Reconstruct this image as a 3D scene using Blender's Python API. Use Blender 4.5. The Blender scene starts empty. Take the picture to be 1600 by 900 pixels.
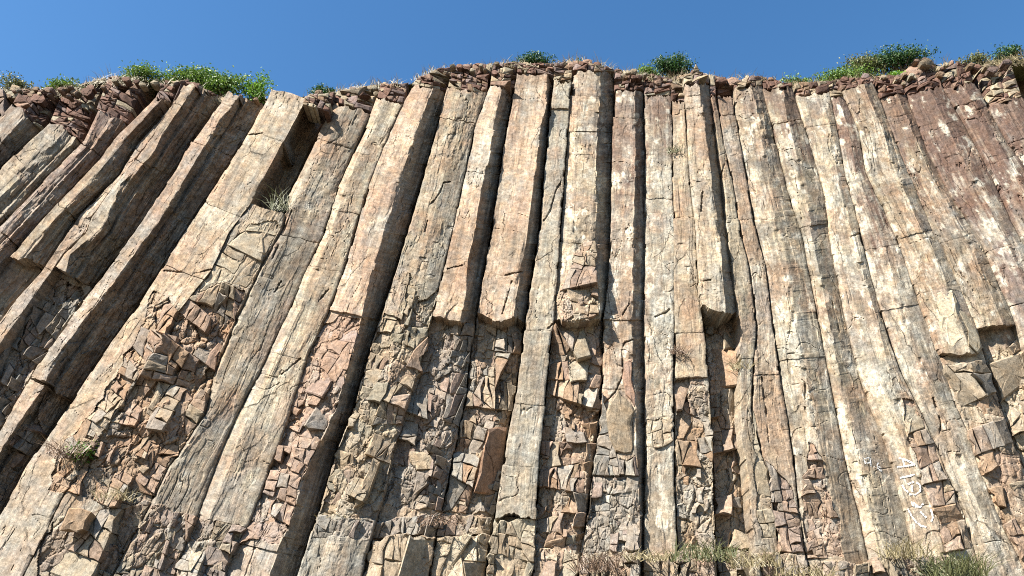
import bpy, math, random
import numpy as np
from mathutils import Vector, Matrix

# ------------------------------------------------------------------ camera, sky, sun, exposure
SC = bpy.context.scene
COL = SC.collection
F = 1150.0                       # focal length in photograph pixels (1600 wide)
PITCH = math.radians(30.0)
CAM = np.array([0.0, 0.0, 1.6])
cam_d = bpy.data.cameras.new('camera'); cam = bpy.data.objects.new('camera', cam_d); COL.objects.link(cam)
cam_d.sensor_width = 36.0; cam_d.lens = 36.0 * F / 1600.0
cam_d.clip_start = 0.1; cam_d.clip_end = 3000
cam.location = CAM; cam.rotation_euler = (math.pi / 2 + PITCH, 0, 0)
SC.camera = cam

SUN_AZ = math.radians(54.0)      # to the left of the cliff's normal, behind the camera
SUN_EL = math.radians(46.0)
to_sun = Vector((-math.sin(SUN_AZ) * math.cos(SUN_EL), -math.cos(SUN_AZ) * math.cos(SUN_EL), math.sin(SUN_EL)))
W = bpy.data.worlds.new('World'); SC.world = W; W.use_nodes = True
nt = W.node_tree; nt.nodes.clear()
sky = nt.nodes.new('ShaderNodeTexSky'); sky.sky_type = 'NISHITA'; sky.sun_disc = False
sky.sun_elevation = SUN_EL; sky.sun_rotation = math.atan2(to_sun.x, to_sun.y)
sky.air_density = 1.5; sky.dust_density = 0.5; sky.ozone_density = 6.0
hs = nt.nodes.new('ShaderNodeHueSaturation'); hs.inputs['Saturation'].default_value = 1.18
bg = nt.nodes.new('ShaderNodeBackground'); bg.inputs['Strength'].default_value = 0.056
wo = nt.nodes.new('ShaderNodeOutputWorld')
nt.links.new(sky.outputs[0], hs.inputs['Color']); nt.links.new(hs.outputs[0], bg.inputs[0]); nt.links.new(bg.outputs[0], wo.inputs[0])
sl = bpy.data.lights.new('sun', 'SUN'); sl.energy = 5.0; sl.angle = math.radians(0.53); sl.color = (1.0, 0.94, 0.84)
so = bpy.data.objects.new('sun', sl); COL.objects.link(so)
so.rotation_euler = to_sun.to_track_quat('Z', 'Y').to_euler(); so.location = (-30, -30, 60)
SC.cycles.diffuse_bounces = 2; SC.cycles.use_denoising = False; SC.cycles.filter_width = 1.05
SC.view_settings.view_transform = 'Standard'; SC.view_settings.look = 'None'
SC.view_settings.exposure = 1.7; SC.view_settings.gamma = 1.0; SC.view_settings.use_curve_mapping = False

# ------------------------------------------------------------------ geometry of the place
D0, REC = 26.0, 0.07             # distance of the cliff, how far it leans back per metre of height
SP, CP = math.sin(PITCH), math.cos(PITCH)

def P(px, py, d=0.0):
    """Point of the cliff that stands d metres proud of the cliff's mean face, found by its bearing."""
    px = np.asarray(px, float); py = np.asarray(py, float); d = np.asarray(d, float)
    cx = (px - 800.0) / F; cy = (450.0 - py) / F
    dy = CP - cy * SP; dz = SP + cy * CP
    t = (D0 - d) / (dy - REC * dz)
    return np.stack(np.broadcast_arrays(cx * t, dy * t, dz * t + CAM[2]), -1)

# ------------------------------------------------------------------ noise
_r = np.random.RandomState(11)
_perm = np.concatenate([_r.permutation(4096)] * 3)
_val = _r.rand(4096) * 2 - 1

def _h(i, j, k):
    return _perm[_perm[_perm[i & 4095] + (j & 4095)] + (k & 4095)]

def noise(x, y, z=0.0):
    x, y, z = np.broadcast_arrays(np.asarray(x, float), np.asarray(y, float), np.asarray(z, float))
    xi = np.floor(x).astype(np.int64); yi = np.floor(y).astype(np.int64); zi = np.floor(z).astype(np.int64)
    fx, fy, fz = x - xi, y - yi, z - zi
    u = fx * fx * fx * (fx * (fx * 6 - 15) + 10); v = fy * fy * fy * (fy * (fy * 6 - 15) + 10); w = fz * fz * (3 - 2 * fz)
    def c(a, b, e): return _val[_h(xi + a, yi + b, zi + e)]
    x00 = c(0, 0, 0) * (1 - u) + c(1, 0, 0) * u; x10 = c(0, 1, 0) * (1 - u) + c(1, 1, 0) * u
    if np.all(fz == 0):
        return x00 * (1 - v) + x10 * v
    x01 = c(0, 0, 1) * (1 - u) + c(1, 0, 1) * u; x11 = c(0, 1, 1) * (1 - u) + c(1, 1, 1) * u
    return (x00 * (1 - v) + x10 * v) * (1 - w) + (x01 * (1 - v) + x11 * v) * w

def fbm(x, y, s=0, o=4, g=0.5):
    t = 0; a = 1.0; n = 0
    for i in range(o):
        t = t + a * noise(np.asarray(x) * 2 ** i + 17.3 * i, np.asarray(y) * 2 ** i + 5.1 * i, float(s * 7 + i * 3))
        n += a; a *= g
    return t / n

def worley(x, y, s=0):
    """nearest cell: distance F1, F2, integer hash of the cell, offset from its seed"""
    xi = np.floor(x).astype(np.int64); yi = np.floor(y).astype(np.int64)
    f1 = np.full(x.shape, 9.0); f2 = np.full(x.shape, 9.0); hid = np.zeros(x.shape, np.int64); ox = np.zeros(x.shape); oy = np.zeros(x.shape)
    for a in (-1, 0, 1):
        for b in (-1, 0, 1):
            h = _h(xi + a, yi + b, np.full(x.shape, int(s) & 4095))
            px = xi + a + 0.5 + 0.45 * _val[h]; py = yi + b + 0.5 + 0.45 * _val[(h + 977) & 4095]
            dx = x - px; dy = y - py; dd = np.hypot(dx, dy)
            near = dd < f1
            f2 = np.where(near, f1, np.minimum(f2, dd))
            f1 = np.where(near, dd, f1); hid = np.where(near, h, hid); ox = np.where(near, dx, ox); oy = np.where(near, dy, oy)
    return f1, f2, hid, ox, oy

def sstep(a, b, x):
    t = np.clip((x - a) / (b - a), 0, 1); return t * t * (3 - 2 * t)

def inpoly(px, py, poly):
    r = np.zeros(px.shape, bool); n = len(poly)
    for i in range(n):
        x0, y0 = poly[i]; x1, y1 = poly[(i + 1) % n]
        if y0 == y1: continue
        c = ((y0 > py) != (y1 > py)) & (px < (x1 - x0) * (py - y0) / (y1 - y0) + x0)
        r ^= c
    return r

# ------------------------------------------------------------------ materials
def mat_rock():
    m = bpy.data.materials.new('columnar_rock'); m.use_nodes = True
    n = m.node_tree.nodes; l = m.node_tree.links; n.clear()
    out = n.new('ShaderNodeOutputMaterial'); p = n.new('ShaderNodeBsdfPrincipled')
    p.inputs['Roughness'].default_value = 0.88; p.inputs['Specular IOR Level'].default_value = 0.056
    l.new(p.outputs[0], out.inputs[0])
    at = n.new('ShaderNodeAttribute'); at.attribute_name = 'tint'
    fc = n.new('ShaderNodeAttribute'); fc.attribute_name = 'fc'
    def tex(scale, detail, rough, stretch=(1, 1, 1)):
        mp = n.new('ShaderNodeMapping'); mp.inputs['Scale'].default_value = stretch
        l.new(fc.outputs['Vector'], mp.inputs['Vector'])
        t = n.new('ShaderNodeTexNoise'); t.inputs['Scale'].default_value = scale; t.inputs['Detail'].default_value = detail; t.inputs['Roughness'].default_value = rough
        l.new(mp.outputs[0], t.inputs['Vector']); return t
    def rng(sock, a, b, c, d):
        r = n.new('ShaderNodeMapRange'); r.inputs[1].default_value = a; r.inputs[2].default_value = b; r.inputs[3].default_value = c; r.inputs[4].default_value = d
        l.new(sock, r.inputs[0]); return r.outputs[0]
    def mul(a, b):
        r = n.new('ShaderNodeMath'); r.operation = 'MULTIPLY'; l.new(a, r.inputs[0]); l.new(b, r.inputs[1]); return r.outputs[0]
    t1 = tex(6.5, 10, 0.82)                       # mottling
    t2 = tex(7.0, 5, 0.6, (3.0, 0.22, 1))        # streaks along the column
    t3 = tex(24.0, 4, 0.7)                       # grain
    f = mul(mul(rng(t1.outputs[0], 0.36, 0.64, 0.6, 1.36), rng(t2.outputs[0], 0.3, 0.7, 0.9, 1.1)), rng(t3.outputs[0], 0.3, 0.7, 0.74, 1.25))
    vm = n.new('ShaderNodeVectorMath'); vm.operation = 'SCALE'
    l.new(at.outputs['Color'], vm.inputs[0]); l.new(f, vm.inputs['Scale'])
    def cracks(scale, stretch, lo, hi, mscale):
        w = tex(1.6, 4, 0.6); ws = n.new('ShaderNodeVectorMath'); ws.operation = 'SCALE'; ws.inputs['Scale'].default_value = .55; l.new(w.outputs['Color'], ws.inputs[0])
        ad = n.new('ShaderNodeVectorMath'); ad.operation = 'ADD'; l.new(fc.outputs['Vector'], ad.inputs[0]); l.new(ws.outputs[0], ad.inputs[1])
        mp = n.new('ShaderNodeMapping'); mp.inputs['Scale'].default_value = stretch; l.new(ad.outputs[0], mp.inputs['Vector'])
        v = n.new('ShaderNodeTexVoronoi'); v.voronoi_dimensions = '2D'; v.feature = 'DISTANCE_TO_EDGE'; v.inputs['Scale'].default_value = scale; l.new(mp.outputs[0], v.inputs['Vector'])
        line = rng(v.outputs['Distance'], lo, hi, 0, 1)
        mk = tex(mscale, 3, 0.55); mm = rng(mk.outputs[0], .5, .58, 1, 0)
        mxn = n.new('ShaderNodeMath'); mxn.operation = 'MAXIMUM'; l.new(line, mxn.inputs[0]); l.new(mm, mxn.inputs[1]); return mxn.outputs[0]
    kk = cracks(.55, (1.5, .4, 1), .004, .014, .55)
    f = mul(f, rng(kk, 0, 1, .42, 1))
    t5 = tex(4.0, 12, 0.9); f = mul(f, rng(t5.outputs[0], 0.4, 0.6, 0.75, 1.24))
    vm2 = n.new('ShaderNodeVectorMath'); vm2.operation = 'SCALE'; l.new(at.outputs['Color'], vm2.inputs[0]); l.new(f, vm2.inputs['Scale']); vm = vm2
    t4 = tex(2.2, 4, 0.6)
    mx = n.new('ShaderNodeMix'); mx.data_type = 'RGBA'; mx.blend_type = 'MULTIPLY'; mx.inputs['Factor'].default_value = 1
    cr = n.new('ShaderNodeValToRGB'); e = cr.color_ramp.elements
    e[0].position = 0.35; e[0].color = (0.93, 0.97, 1.0, 1); e[1].position = 0.65; e[1].color = (1.06, 0.99, 0.9, 1)
    l.new(t4.outputs[0], cr.inputs[0]); l.new(vm.outputs[0], mx.inputs[6]); l.new(cr.outputs[0], mx.inputs[7])
    l.new(mx.outputs[2], p.inputs['Base Color'])
    b1 = n.new('ShaderNodeBump'); b1.inputs['Strength'].default_value = 0.6; b1.inputs['Distance'].default_value = 0.035
    l.new(t1.outputs[0], b1.inputs['Height'])
    b2 = n.new('ShaderNodeBump'); b2.inputs['Strength'].default_value = 0.4; b2.inputs['Distance'].default_value = 0.03
    l.new(t2.outputs[0], b2.inputs['Height']); l.new(b1.outputs[0], b2.inputs['Normal'])
    b3 = n.new('ShaderNodeBump'); b3.inputs['Strength'].default_value = 0.6; b3.inputs['Distance'].default_value = 0.014
    l.new(t3.outputs[0], b3.inputs['Height']); l.new(b2.outputs[0], b3.inputs['Normal'])
    b4 = n.new('ShaderNodeBump'); b4.inputs['Strength'].default_value = 0.8; b4.inputs['Distance'].default_value = 0.05
    l.new(kk, b4.inputs['Height']); l.new(b3.outputs[0], b4.inputs['Normal'])
    l.new(b4.outputs[0], p.inputs['Normal'])
    return m
ROCK = mat_rock()

def mat_leaf(name, c1, c2, trans=0.25):
    m = bpy.data.materials.new(name); m.use_nodes = True
    n = m.node_tree.nodes; l = m.node_tree.links; n.clear()
    out = n.new('ShaderNodeOutputMaterial'); p = n.new('ShaderNodeBsdfPrincipled'); p.inputs['Roughness'].default_value = 0.55
    g = n.new('ShaderNodeNewGeometry'); cr = n.new('ShaderNodeValToRGB')
    cr.color_ramp.elements[0].color = (*c1, 1); cr.color_ramp.elements[1].color = (*c2, 1)
    l.new(g.outputs['Random Per Island'], cr.inputs[0]); l.new(cr.outputs[0], p.inputs['Base Color'])
    tr = n.new('ShaderNodeBsdfTranslucent'); l.new(cr.outputs[0], tr.inputs[0])
    mx = n.new('ShaderNodeMixShader'); mx.inputs[0].default_value = trans
    l.new(p.outputs[0], mx.inputs[1]); l.new(tr.outputs[0], mx.inputs[2]); l.new(mx.outputs[0], out.inputs[0])
    return m
LEAF_MID = mat_leaf('leaf_mid_green', (0.046, 0.111, 0.016), (0.195, 0.299, 0.049))
LEAF_DARK = mat_leaf('leaf_dark_green', (0.013, 0.047, 0.010), (0.052, 0.125, 0.023))
LEAF_BRIGHT = mat_leaf('leaf_bright_green', (0.083, 0.198, 0.016), (0.198, 0.354, 0.031))
LEAF_OLIVE = mat_leaf('leaf_olive', (0.062, 0.088, 0.026), (0.177, 0.177, 0.062))
BLADE_GREEN = mat_leaf('grass_green', (0.055, 0.07, 0.022), (0.15, 0.15, 0.065))
BLADE_DRY = mat_leaf('grass_dry', (0.128, 0.104, 0.048), (0.336, 0.280, 0.160))
BLADE_BROWN = mat_leaf('brush_brown', (0.088, 0.056, 0.036), (0.216, 0.144, 0.096), 0.1)

def mat_plain(name, col, rough=0.9, sc=3.0):
    m = bpy.data.materials.new(name); m.use_nodes = True
    n = m.node_tree.nodes; l = m.node_tree.links
    p = n['Principled BSDF']; p.inputs['Roughness'].default_value = rough
    g = n.new('ShaderNodeNewGeometry'); t = n.new('ShaderNodeTexNoise'); t.inputs['Scale'].default_value = sc; t.inputs['Detail'].default_value = 8
    l.new(g.outputs['Position'], t.inputs['Vector'])
    cr = n.new('ShaderNodeValToRGB'); cr.color_ramp.elements[0].position = 0.3; cr.color_ramp.elements[1].position = 0.7
    cr.color_ramp.elements[0].color = (*[c * 0.6 for c in col], 1); cr.color_ramp.elements[1].color = (*[min(1, c * 1.3) for c in col], 1)
    l.new(t.outputs[0], cr.inputs[0]); l.new(cr.outputs[0], p.inputs['Base Color'])
    b = n.new('ShaderNodeBump'); b.inputs['Strength'].default_value = 0.5; b.inputs['Distance'].default_value = 0.05
    l.new(t.outputs[0], b.inputs['Height']); l.new(b.outputs[0], p.inputs['Normal'])
    return m
M_GROUND = mat_plain('gravel_ground', (0.08, 0.065, 0.045), sc=2)
M_HILL = mat_plain('hill_grass', (0.10, 0.11, 0.04), sc=1.5)
M_STEM = mat_plain('woody_stem', (0.12, 0.085, 0.055), sc=20)
M_PAINT = mat_plain('white_paint', (0.62, 0.61, 0.59), rough=0.6, sc=14)

# ------------------------------------------------------------------ mesh helpers
def obj(name, verts, faces, mat, parent=None, tint=None, fc=None, smooth=None):
    me = bpy.data.meshes.new(name)
    v = np.asarray(verts, np.float32)
    if isinstance(faces, np.ndarray):
        k = faces.shape[1]
        me.vertices.add(len(v)); me.vertices.foreach_set('co', v.ravel())
        me.loops.add(faces.size); me.loops.foreach_set('vertex_index', faces.astype(np.int32).ravel())
        me.polygons.add(len(faces)); me.polygons.foreach_set('loop_start', np.arange(0, faces.size, k, dtype=np.int32))
    else:
        me.from_pydata(v.tolist(), [], faces)
    if smooth is not None:
        me.polygons.foreach_set('use_smooth', np.broadcast_to(np.asarray(smooth, bool), (len(me.polygons),)).copy())
    elif isinstance(faces, np.ndarray):
        me.polygons.foreach_set('use_smooth', np.zeros(len(me.polygons), bool))
    if tint is not None:
        a = me.attributes.new('tint', 'FLOAT_COLOR', 'POINT')
        t = np.ones((len(v), 4), np.float32); t[:, :3] = tint; a.data.foreach_set('color', t.ravel())
    if fc is not None:
        a = me.attributes.new('fc', 'FLOAT_VECTOR', 'POINT'); a.data.foreach_set('vector', np.asarray(fc, np.float32).ravel())
    me.update(); me.validate()
    me.materials.append(mat)
    o = bpy.data.objects.new(name, me); COL.objects.link(o)
    if parent is not None: o.parent = parent; o.location = -parent.location
    return o

def empty(name, loc=(0, 0, 0)):
    o = bpy.data.objects.new(name, None); COL.objects.link(o); o.empty_display_size = 0.2; o.location = Vector([float(q) for q in loc])
    return o

def tag(o, label=None, cat=None, group=None, kind=None):
    if label: o['label'] = label
    if cat: o['category'] = cat
    if group: o['group'] = group
    if kind: o['kind'] = kind
    return o

# ------------------------------------------------------------------ rock colours (linear albedo)
TAN = np.array((0.232, 0.190, 0.136)); CREAM = np.array((0.318, 0.275, 0.205)); GREY = np.array((0.134, 0.121, 0.108))
GREEN = np.array((0.192, 0.172, 0.132)); RED = np.array((0.094, 0.058, 0.046)); ORANGE = np.array((0.215, 0.132, 0.081))
PINK = np.array((0.226, 0.153, 0.116)); BLUE = np.array((0.183, 0.183, 0.172)); WHITE = np.array((0.432, 0.404, 0.342)); DARK = np.array((0.062, 0.054, 0.047))
PURPLE = np.array((0.128, 0.096, 0.086)); BROWN = np.array((0.139, 0.097, 0.067)); BUFF = np.array((0.262, 0.210, 0.152))

# ------------------------------------------------------------------ the columns
# edges: polylines from top to bottom with the metres each stands proud; seg: (start, metres proud more) pieces cut by joints
COLS = []
def column(cid, edges, seg, tint, red=(0, 0), white=0.0, rough=1.0, label='', end=935, lich=0.3):
    COLS.append(dict(id=cid, edges=edges, seg=seg, tint=tint, red=red, white=white, rough=rough, label=label, end=end, lich=lich))

L1c = [(70, 198), (0, 264), (-90, 349)]
L2c = [(150, 172), (127, 225), (78, 273), (0, 354), (-90, 446)]
L3c = [(240, 155), (180, 215), (157, 247), (67, 343), (20, 397), (0, 422), (-90, 524)]
L4c = [(267, 165), (213, 227), (187, 273), (125, 335), (83, 397), (63, 427), (20, 473), (0, 500), (-90, 612)]
L5m = [(281, 145), (240, 210), (213, 247), (180, 287), (143, 340), (137, 360), (100, 397), (83, 423), (60, 455), (0, 540), (-90, 665)]
L5c = [(350, 150), (292, 233), (277, 263), (213, 360), (160, 433), (133, 465), (57, 572), (37, 607), (0, 672), (-90, 820)]
L6c = [(415, 153), (390, 203), (350, 267), (297, 350), (265, 398), (213, 480), (157, 557), (97, 647), (43, 723), (0, 803), (-60, 900), (-90, 950)]
L7c = [(480, 149), (390, 320), (357, 362), (330, 420), (275, 490), (215, 590), (150, 690), (100, 770), (60, 850), (30, 910), (10, 950)]
L8c = [(507, 190), (450, 307), (440, 357), (410, 410), (387, 457), (362, 513), (335, 580), (318, 645), (290, 690), (262, 728), (233, 787), (200, 850), (165, 915), (145, 950)]
L9c = [(592, 146), (580, 177), (557, 227), (530, 287), (503, 370), (480, 417), (450, 490), (430, 530), (407, 577), (383, 622), (360, 667), (343, 710), (310, 800), (285, 860), (262, 915), (250, 950)]
L10c = [(634, 155), (608, 208), (577, 287), (550, 377), (535, 425), (513, 487), (483, 547), (462, 610), (437, 690), (413, 753), (387, 820), (368, 855), (345, 915), (330, 950)]
L11r = [(675, 138), (653, 203), (628, 270), (610, 330), (580, 430), (567, 483), (553, 550), (535, 610), (515, 665), (497, 700), (470, 755), (460, 800), (437, 853), (418, 905), (404, 950)]
L11c = [(697, 147), (680, 210), (655, 300), (637, 360), (610, 450), (580, 537), (550, 645), (527, 700), (497, 800), (465, 900), (450, 950)]
L12c = [(760, 147), (743, 190), (727, 267), (703, 377), (687, 443), (668, 520), (650, 590), (630, 650), (613, 710), (597, 787), (580, 840), (565, 900), (553, 950)]
L13c = [(804, 135), (797, 175), (787, 230), (767, 360), (750, 460), (737, 537), (728, 620), (712, 700), (690, 800), (672, 900), (663, 950)]
L14c = [(866, 110), (860, 160), (852, 250), (840, 378), (827, 460), (818, 520), (808, 600), (793, 680), (780, 765), (770, 830), (760, 900), (753, 950)]
L15c = [(893, 128), (888, 180), (880, 280), (875, 360), (868, 460), (860, 550), (851, 640), (843, 700), (839, 780), (836, 850), (832, 900), (829, 950)]
L16c = [(960, 135), (958, 213), (955, 378), (947, 483), (943, 500), (940, 600), (935, 680), (925, 750), (915, 820), (905, 900), (899, 950)]
L17c = [(1006, 130), (1008, 280), (1010, 378), (1007, 483), (1008, 600), (1008, 700), (1006, 820), (1004, 900), (1003, 950)]
L18c = [(1048, 137), (1050, 213), (1049, 277), (1054, 370), (1053, 450), (1055, 500), (1053, 600), (1054, 690), (1054, 760), (1058, 840), (1061, 900), (1063, 950)]
L19m = [(1069, 135), (1072, 200), (1078, 290), (1087, 355), (1093, 460), (1102, 540), (1107, 600), (1112, 700), (1115, 800), (1119, 900), (1121, 950)]
L19c = [(1107, 125), (1120, 213), (1130, 297), (1138, 378), (1150, 467), (1156, 520), (1154, 600), (1157, 690), (1166, 740), (1172, 830), (1180, 900), (1185, 950)]
L20m = [(1118, 140), (1128, 210), (1147, 293), (1158, 370), (1170, 417), (1182, 510), (1177, 567), (1174, 640), (1184, 690), (1203, 755), (1214, 840), (1222, 900), (1228, 950)]
L20c = [(1147, 135), (1150, 180), (1163, 260), (1173, 313), (1183, 365), (1197, 417), (1207, 500), (1220, 597), (1230, 655), (1238, 710), (1249, 807), (1260, 880), (1270, 950)]
L21c = [(1187, 117), (1213, 227), (1230, 293), (1253, 370), (1273, 477), (1290, 563), (1305, 640), (1320, 720), (1340, 800), (1357, 880), (1370, 950)]
L22c = [(1240, 138), (1263, 213), (1287, 297), (1299, 380), (1310, 440), (1322, 500), (1343, 580), (1360, 632), (1385, 690), (1402, 750), (1425, 840), (1440, 900), (1452, 950)]
L23m = [(1283, 138), (1300, 205), (1313, 290), (1325, 340), (1335, 370), (1350, 430), (1370, 497), (1395, 597), (1404, 633), (1423, 700), (1440, 750), (1457, 800), (1475, 860), (1487, 900), (1502, 950)]
L23c = [(1295, 138), (1307, 205), (1322, 280), (1343, 357), (1372, 470), (1390, 530), (1408, 580), (1425, 615), (1440, 645), (1465, 700), (1485, 750), (1505, 800), (1523, 860), (1535, 900), (1550, 950)]
L24c = [(1313, 138), (1325, 165), (1343, 203), (1353, 267), (1373, 310), (1390, 345), (1407, 383), (1427, 447), (1443, 490), (1473, 570), (1490, 625), (1513, 677), (1530, 733), (1563, 813), (1597, 883), (1628, 950)]
L25c = [(1367, 135), (1393, 200), (1413, 253), (1433, 300), (1457, 357), (1473, 383), (1500, 447), (1527, 517), (1542, 565), (1560, 620), (1588, 700), (1612, 760), (1645, 840), (1690, 950)]
L26c = [(1410, 135), (1427, 173), (1450, 233), (1477, 287), (1505, 332), (1537, 383), (1553, 423), (1577, 477), (1592, 520), (1612, 570), (1680, 740), (1760, 940)]
L27c = [(1468, 128), (1500, 180), (1527, 230), (1550, 273), (1583, 347), (1610, 400), (1680, 540)]
L28c = [(1518, 122), (1550, 173), (1573, 217), (1602, 262), (1660, 350)]
L29c = [(1585, 130), (1612, 180), (1640, 225), (1700, 320)]

def off(line, dx, dy=0): return [(x + dx, y + dy) for x, y in line]
def mix(l1, l2, t, y0=None):
    """a line that runs between two others"""
    ys = sorted(set([y for _, y in l1]) | set([y for _, y in l2]))
    a = np.array(l1); b = np.array(l2); out = []
    for y in ys:
        xa = np.interp(y, a[:, 1], a[:, 0]); xb = np.interp(y, b[:, 1], b[:, 0])
        tt = t if not callable(t) else t(y)
        out.append((xa + (xb - xa) * tt, y))
    return out

L1a = [(5, 178), (-60, 247), (-120, 310)]; L1r = [(38, 181), (0, 223), (-90, 318)]
column('c1', [(L1a, .2), (L1r, .45), (L1c, -.4)], [(184, 0), (222, .03)], GREY * 1.2, red=(0.3, 250), rough=1.2, end=340,
       label='dark stubby column under the red ledges at the far upper left corner')
column('c2', [(L1c, .05), ([(117, 187), (0, 307), (-90, 398)], .35), (mix([(117, 187), (0, 307), (-90, 398)], L2c, .55), .1), (mix([(117, 187), (0, 307), (-90, 398)], L2c, .65), .2), (L2c, -.15)], [(203, 0), (262, .03), (318, 0)], CREAM * .82, red=(0.4, 205), end=470,
       label='pale yellowish leaning column just below the dark stubby one at upper left')
column('c3', [(L2c, .12), (off(L2c, 7, 3), .34), (mix(L2c, L3c, .45), .22), (mix(L2c, L3c, .52), .34), (L3c, -.12)], [(184, 0), (233, -.06), (310, 0.04), (372, 0)], PURPLE * 1.5, red=(0.4, 280), rough=1.1, end=540,
       label='broad purplish leaning column with a clean cross joint, third from the left')
column('c4', [(L3c, .15), ([(252, 157), (192, 222), (140, 285), (60, 368), (30, 405), (0, 440), (-90, 545)], .42), (L4c, -.25)], [(160, 0), (226, .03), (330, -.02), (408, -.55, .5), (480, -.4, .5)], TAN * .82, red=(.45, 260), rough=1.2, end=640,
       label='long leaning column whose lower end is snapped off above a black gap at left edge')
column('c5', [(L4c, .02), (L5m, .22)], [(163, 0), (236, .05), (300, 0), (355, .06), (420, 0)], (BUFF + PINK) * .5, red=(.2, 200), rough=1.9, end=690,
       label='narrow cracked pinkish leaning column squeezed beside a thick dark-sided one')
column('c6', [(L5m, .35), (mix(L5m, L5c, lambda y: .2 + .1 * math.sin(y * .06)), .68), (mix(L5m, L5c, .48), .08), (mix(L5m, L5c, .54), .18), (mix(L5m, L5c, .78), -.3), (L5c, -.72)], [(143, 0), (172, .05), (262, 0), (436, -.35, .12)], TAN * .9, rough=1.5, end=760, lich=.6,
       label='thick leaning column with a dark side that breaks off in an overhang at left')
column('c7', [(L5c, .08), ([(373, 150), (343, 187), (317, 232), (277, 300), (233, 367), (170, 450), (110, 527), (80, 567), (70, 602), (33, 655), (0, 705), (-60, 800)], .55), (mix(L5c, L6c, .5), -.12), (mix(L5c, L6c, .57), -.02), (mix(L5c, L6c, .78), -.4), (L6c, -.75)], [(152, 0), (232, .04), (420, 0), (606, -.25)], (TAN + PINK) * .5, rough=1.5, end=910, lich=.6,
       label='long leaning column with narrow lit face and wide blackish side at left')
column('c8', [(L6c, -.05), (mix(L6c, L7c, .12), .1), (L7c, .5), (off(L7c, 13, 8), -.85)], [(148, 0), (214, .02), (330, -.01), (428, .02)], BUFF * 1.02, rough=.75,
       label='broad smooth slab-like leaning column beside the dark square notch')
column('c9', [(L7c, .42), (mix(L7c, L8c, .55), .46), (L8c, .28)], [(170, -1.9), (326, 0)], BUFF * 1.0, rough=1.1,
       label='snapped-off column stump below the dark notch, shattered into orange blocks lower down')
column('c10', [(L8c, -.02), ([(548, 150), (515, 218), (480, 284), (455, 328), (446, 357), (416, 410), (393, 457), (368, 513), (341, 580), (324, 645), (296, 690), (268, 728), (240, 787), (206, 850), (151, 950)], .34), (L9c, .1)],
       [(168, 0), (224, -.05), (372, .0), (532, .02)], (TAN + GREY) * .55, red=(.15, 190), rough=.9,
       label='wide olive-grey leaning column bordering the right side of the dark notch')
column('c11', [(L9c, .0), (mix(L9c, L10c, .25), .3), (L10c, .22)], [(158, 0), (204, .03), (330, 0), (420, .02), (556, 0)], CREAM * .95, rough=.7,
       label='smooth cream leaning column between the olive-grey one and the black-sided one')
column('c12', [(L10c, .2), (mix(L10c, L11r, .5), .55), (L11r, .72), (L11c, -.55)], [(138, 0), (300, .02), (492, -.12), (860, -.2)], (BUFF + PINK) * .56, rough=.9,
       label='pinkish column with a long black side running to the bottom edge, pink blocks low down')
column('c13', [(L11c, .2), (mix(L11c, L12c, .5), .32), (L12c, .12)], [(142, 0), (188, .02), (806, .1)], (TAN + GREEN) * .54, rough=.9,
       label='tan column with a short hooked crack, between two black-sided columns')
column('c14', [(L12c, .1), ([(787, 134), (773, 190), (763, 247), (750, 307), (738, 377), (730, 410), (727, 460), (719, 500), (712, 560), (700, 640), (680, 720), (660, 800), (640, 900), (632, 950)], .5), (L13c, -.65)],
       [(136, 0), (270, .02), (502, -.3, .15)], (BUFF + PINK) * .53, rough=.9,
       label='orange-tinged column with narrow dark side ending above grey thin-layered rubble')
column('c15', [(L13c, .05), ([(826, 108), (826, 180), (818, 220), (803, 313), (793, 378), (783, 440), (776, 500), (765, 600), (748, 700), (730, 800), (712, 950)], .18),
       ([(857, 108), (855, 157), (843, 207), (830, 313), (822, 378), (812, 433), (803, 488), (795, 560), (783, 640), (768, 720), (755, 800), (735, 950)], .45), (L14c, -.5)],
       [(116, -.05), (157, 0), (430, .02), (497, -.75, .2)], (BUFF * 1.2 + PINK) * .52, rough=.7, red=(.2, 120),
       label='smooth salmon column whose foot is a black hollow at mid height')
column('c16', [(L14c, .1), (L15c, .14)], [(128, .1), (170, 0), (517, .03), (632, 0), (728, .02), (808, -.5)], (GREEN + BLUE + CREAM) * .38, rough=.55,
       label='slender pale greenish intact column running from rim nearly to the bottom')
column('c17', [(L15c, -.1), ([(905, 95), (900, 210), (899, 310), (893, 400), (887, 480), (878, 600), (868, 700), (862, 800), (858, 950)], .3), ([(936, 95), (938, 163), (932, 247), (932, 378), (937, 440), (938, 490), (932, 600), (926, 680), (915, 760), (900, 850), (890, 950)], .42), (L16c, -.75)],
       [(112, -.1), (150, .02), (206, -.02), (380, .0), (500, -.3, .3)], (CREAM + TAN) * .53, red=(.25, 140), white=.25, rough=1.0, lich=.6,
       label='tall column with layered domed cap and black right side above orange-brown rubble')
column('c18', [(L16c, -.05), ([(993, 130), (992, 213), (988, 378), (988, 500), (990, 567), (995, 640), (994, 703), (998, 767), (1000, 850), (998, 950)], .15), (L17c, -.65)],
       [(142, 0), (184, .03), (500, -.03), (608, .0)], (PURPLE * 1.5 + CREAM) * .5, red=(.8, 290), white=.3, rough=.9, lich=.6,
       label='purple-topped column with a straight black slot along its right side')
column('c19', [(L17c, -.18), (L18c, -.08)], [(150, 0), (310, -.03), (492, .03), (660, .02)], (CREAM + BLUE) * .53, red=(.75, 230), white=.35, rough=.8, lich=.7,
       label='straight upright pale column right of the long black slot, no shaded side')
column('c20', [(L18c, -.08), (L19m, .1)], [(160, 0), (340, .02), (520, 0), (590, -.1)], TAN * 1.1, red=(.3, 170), rough=.8,
       label='narrow tan column left of the blocky overhang, its lower part hollowed and cracked')
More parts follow.
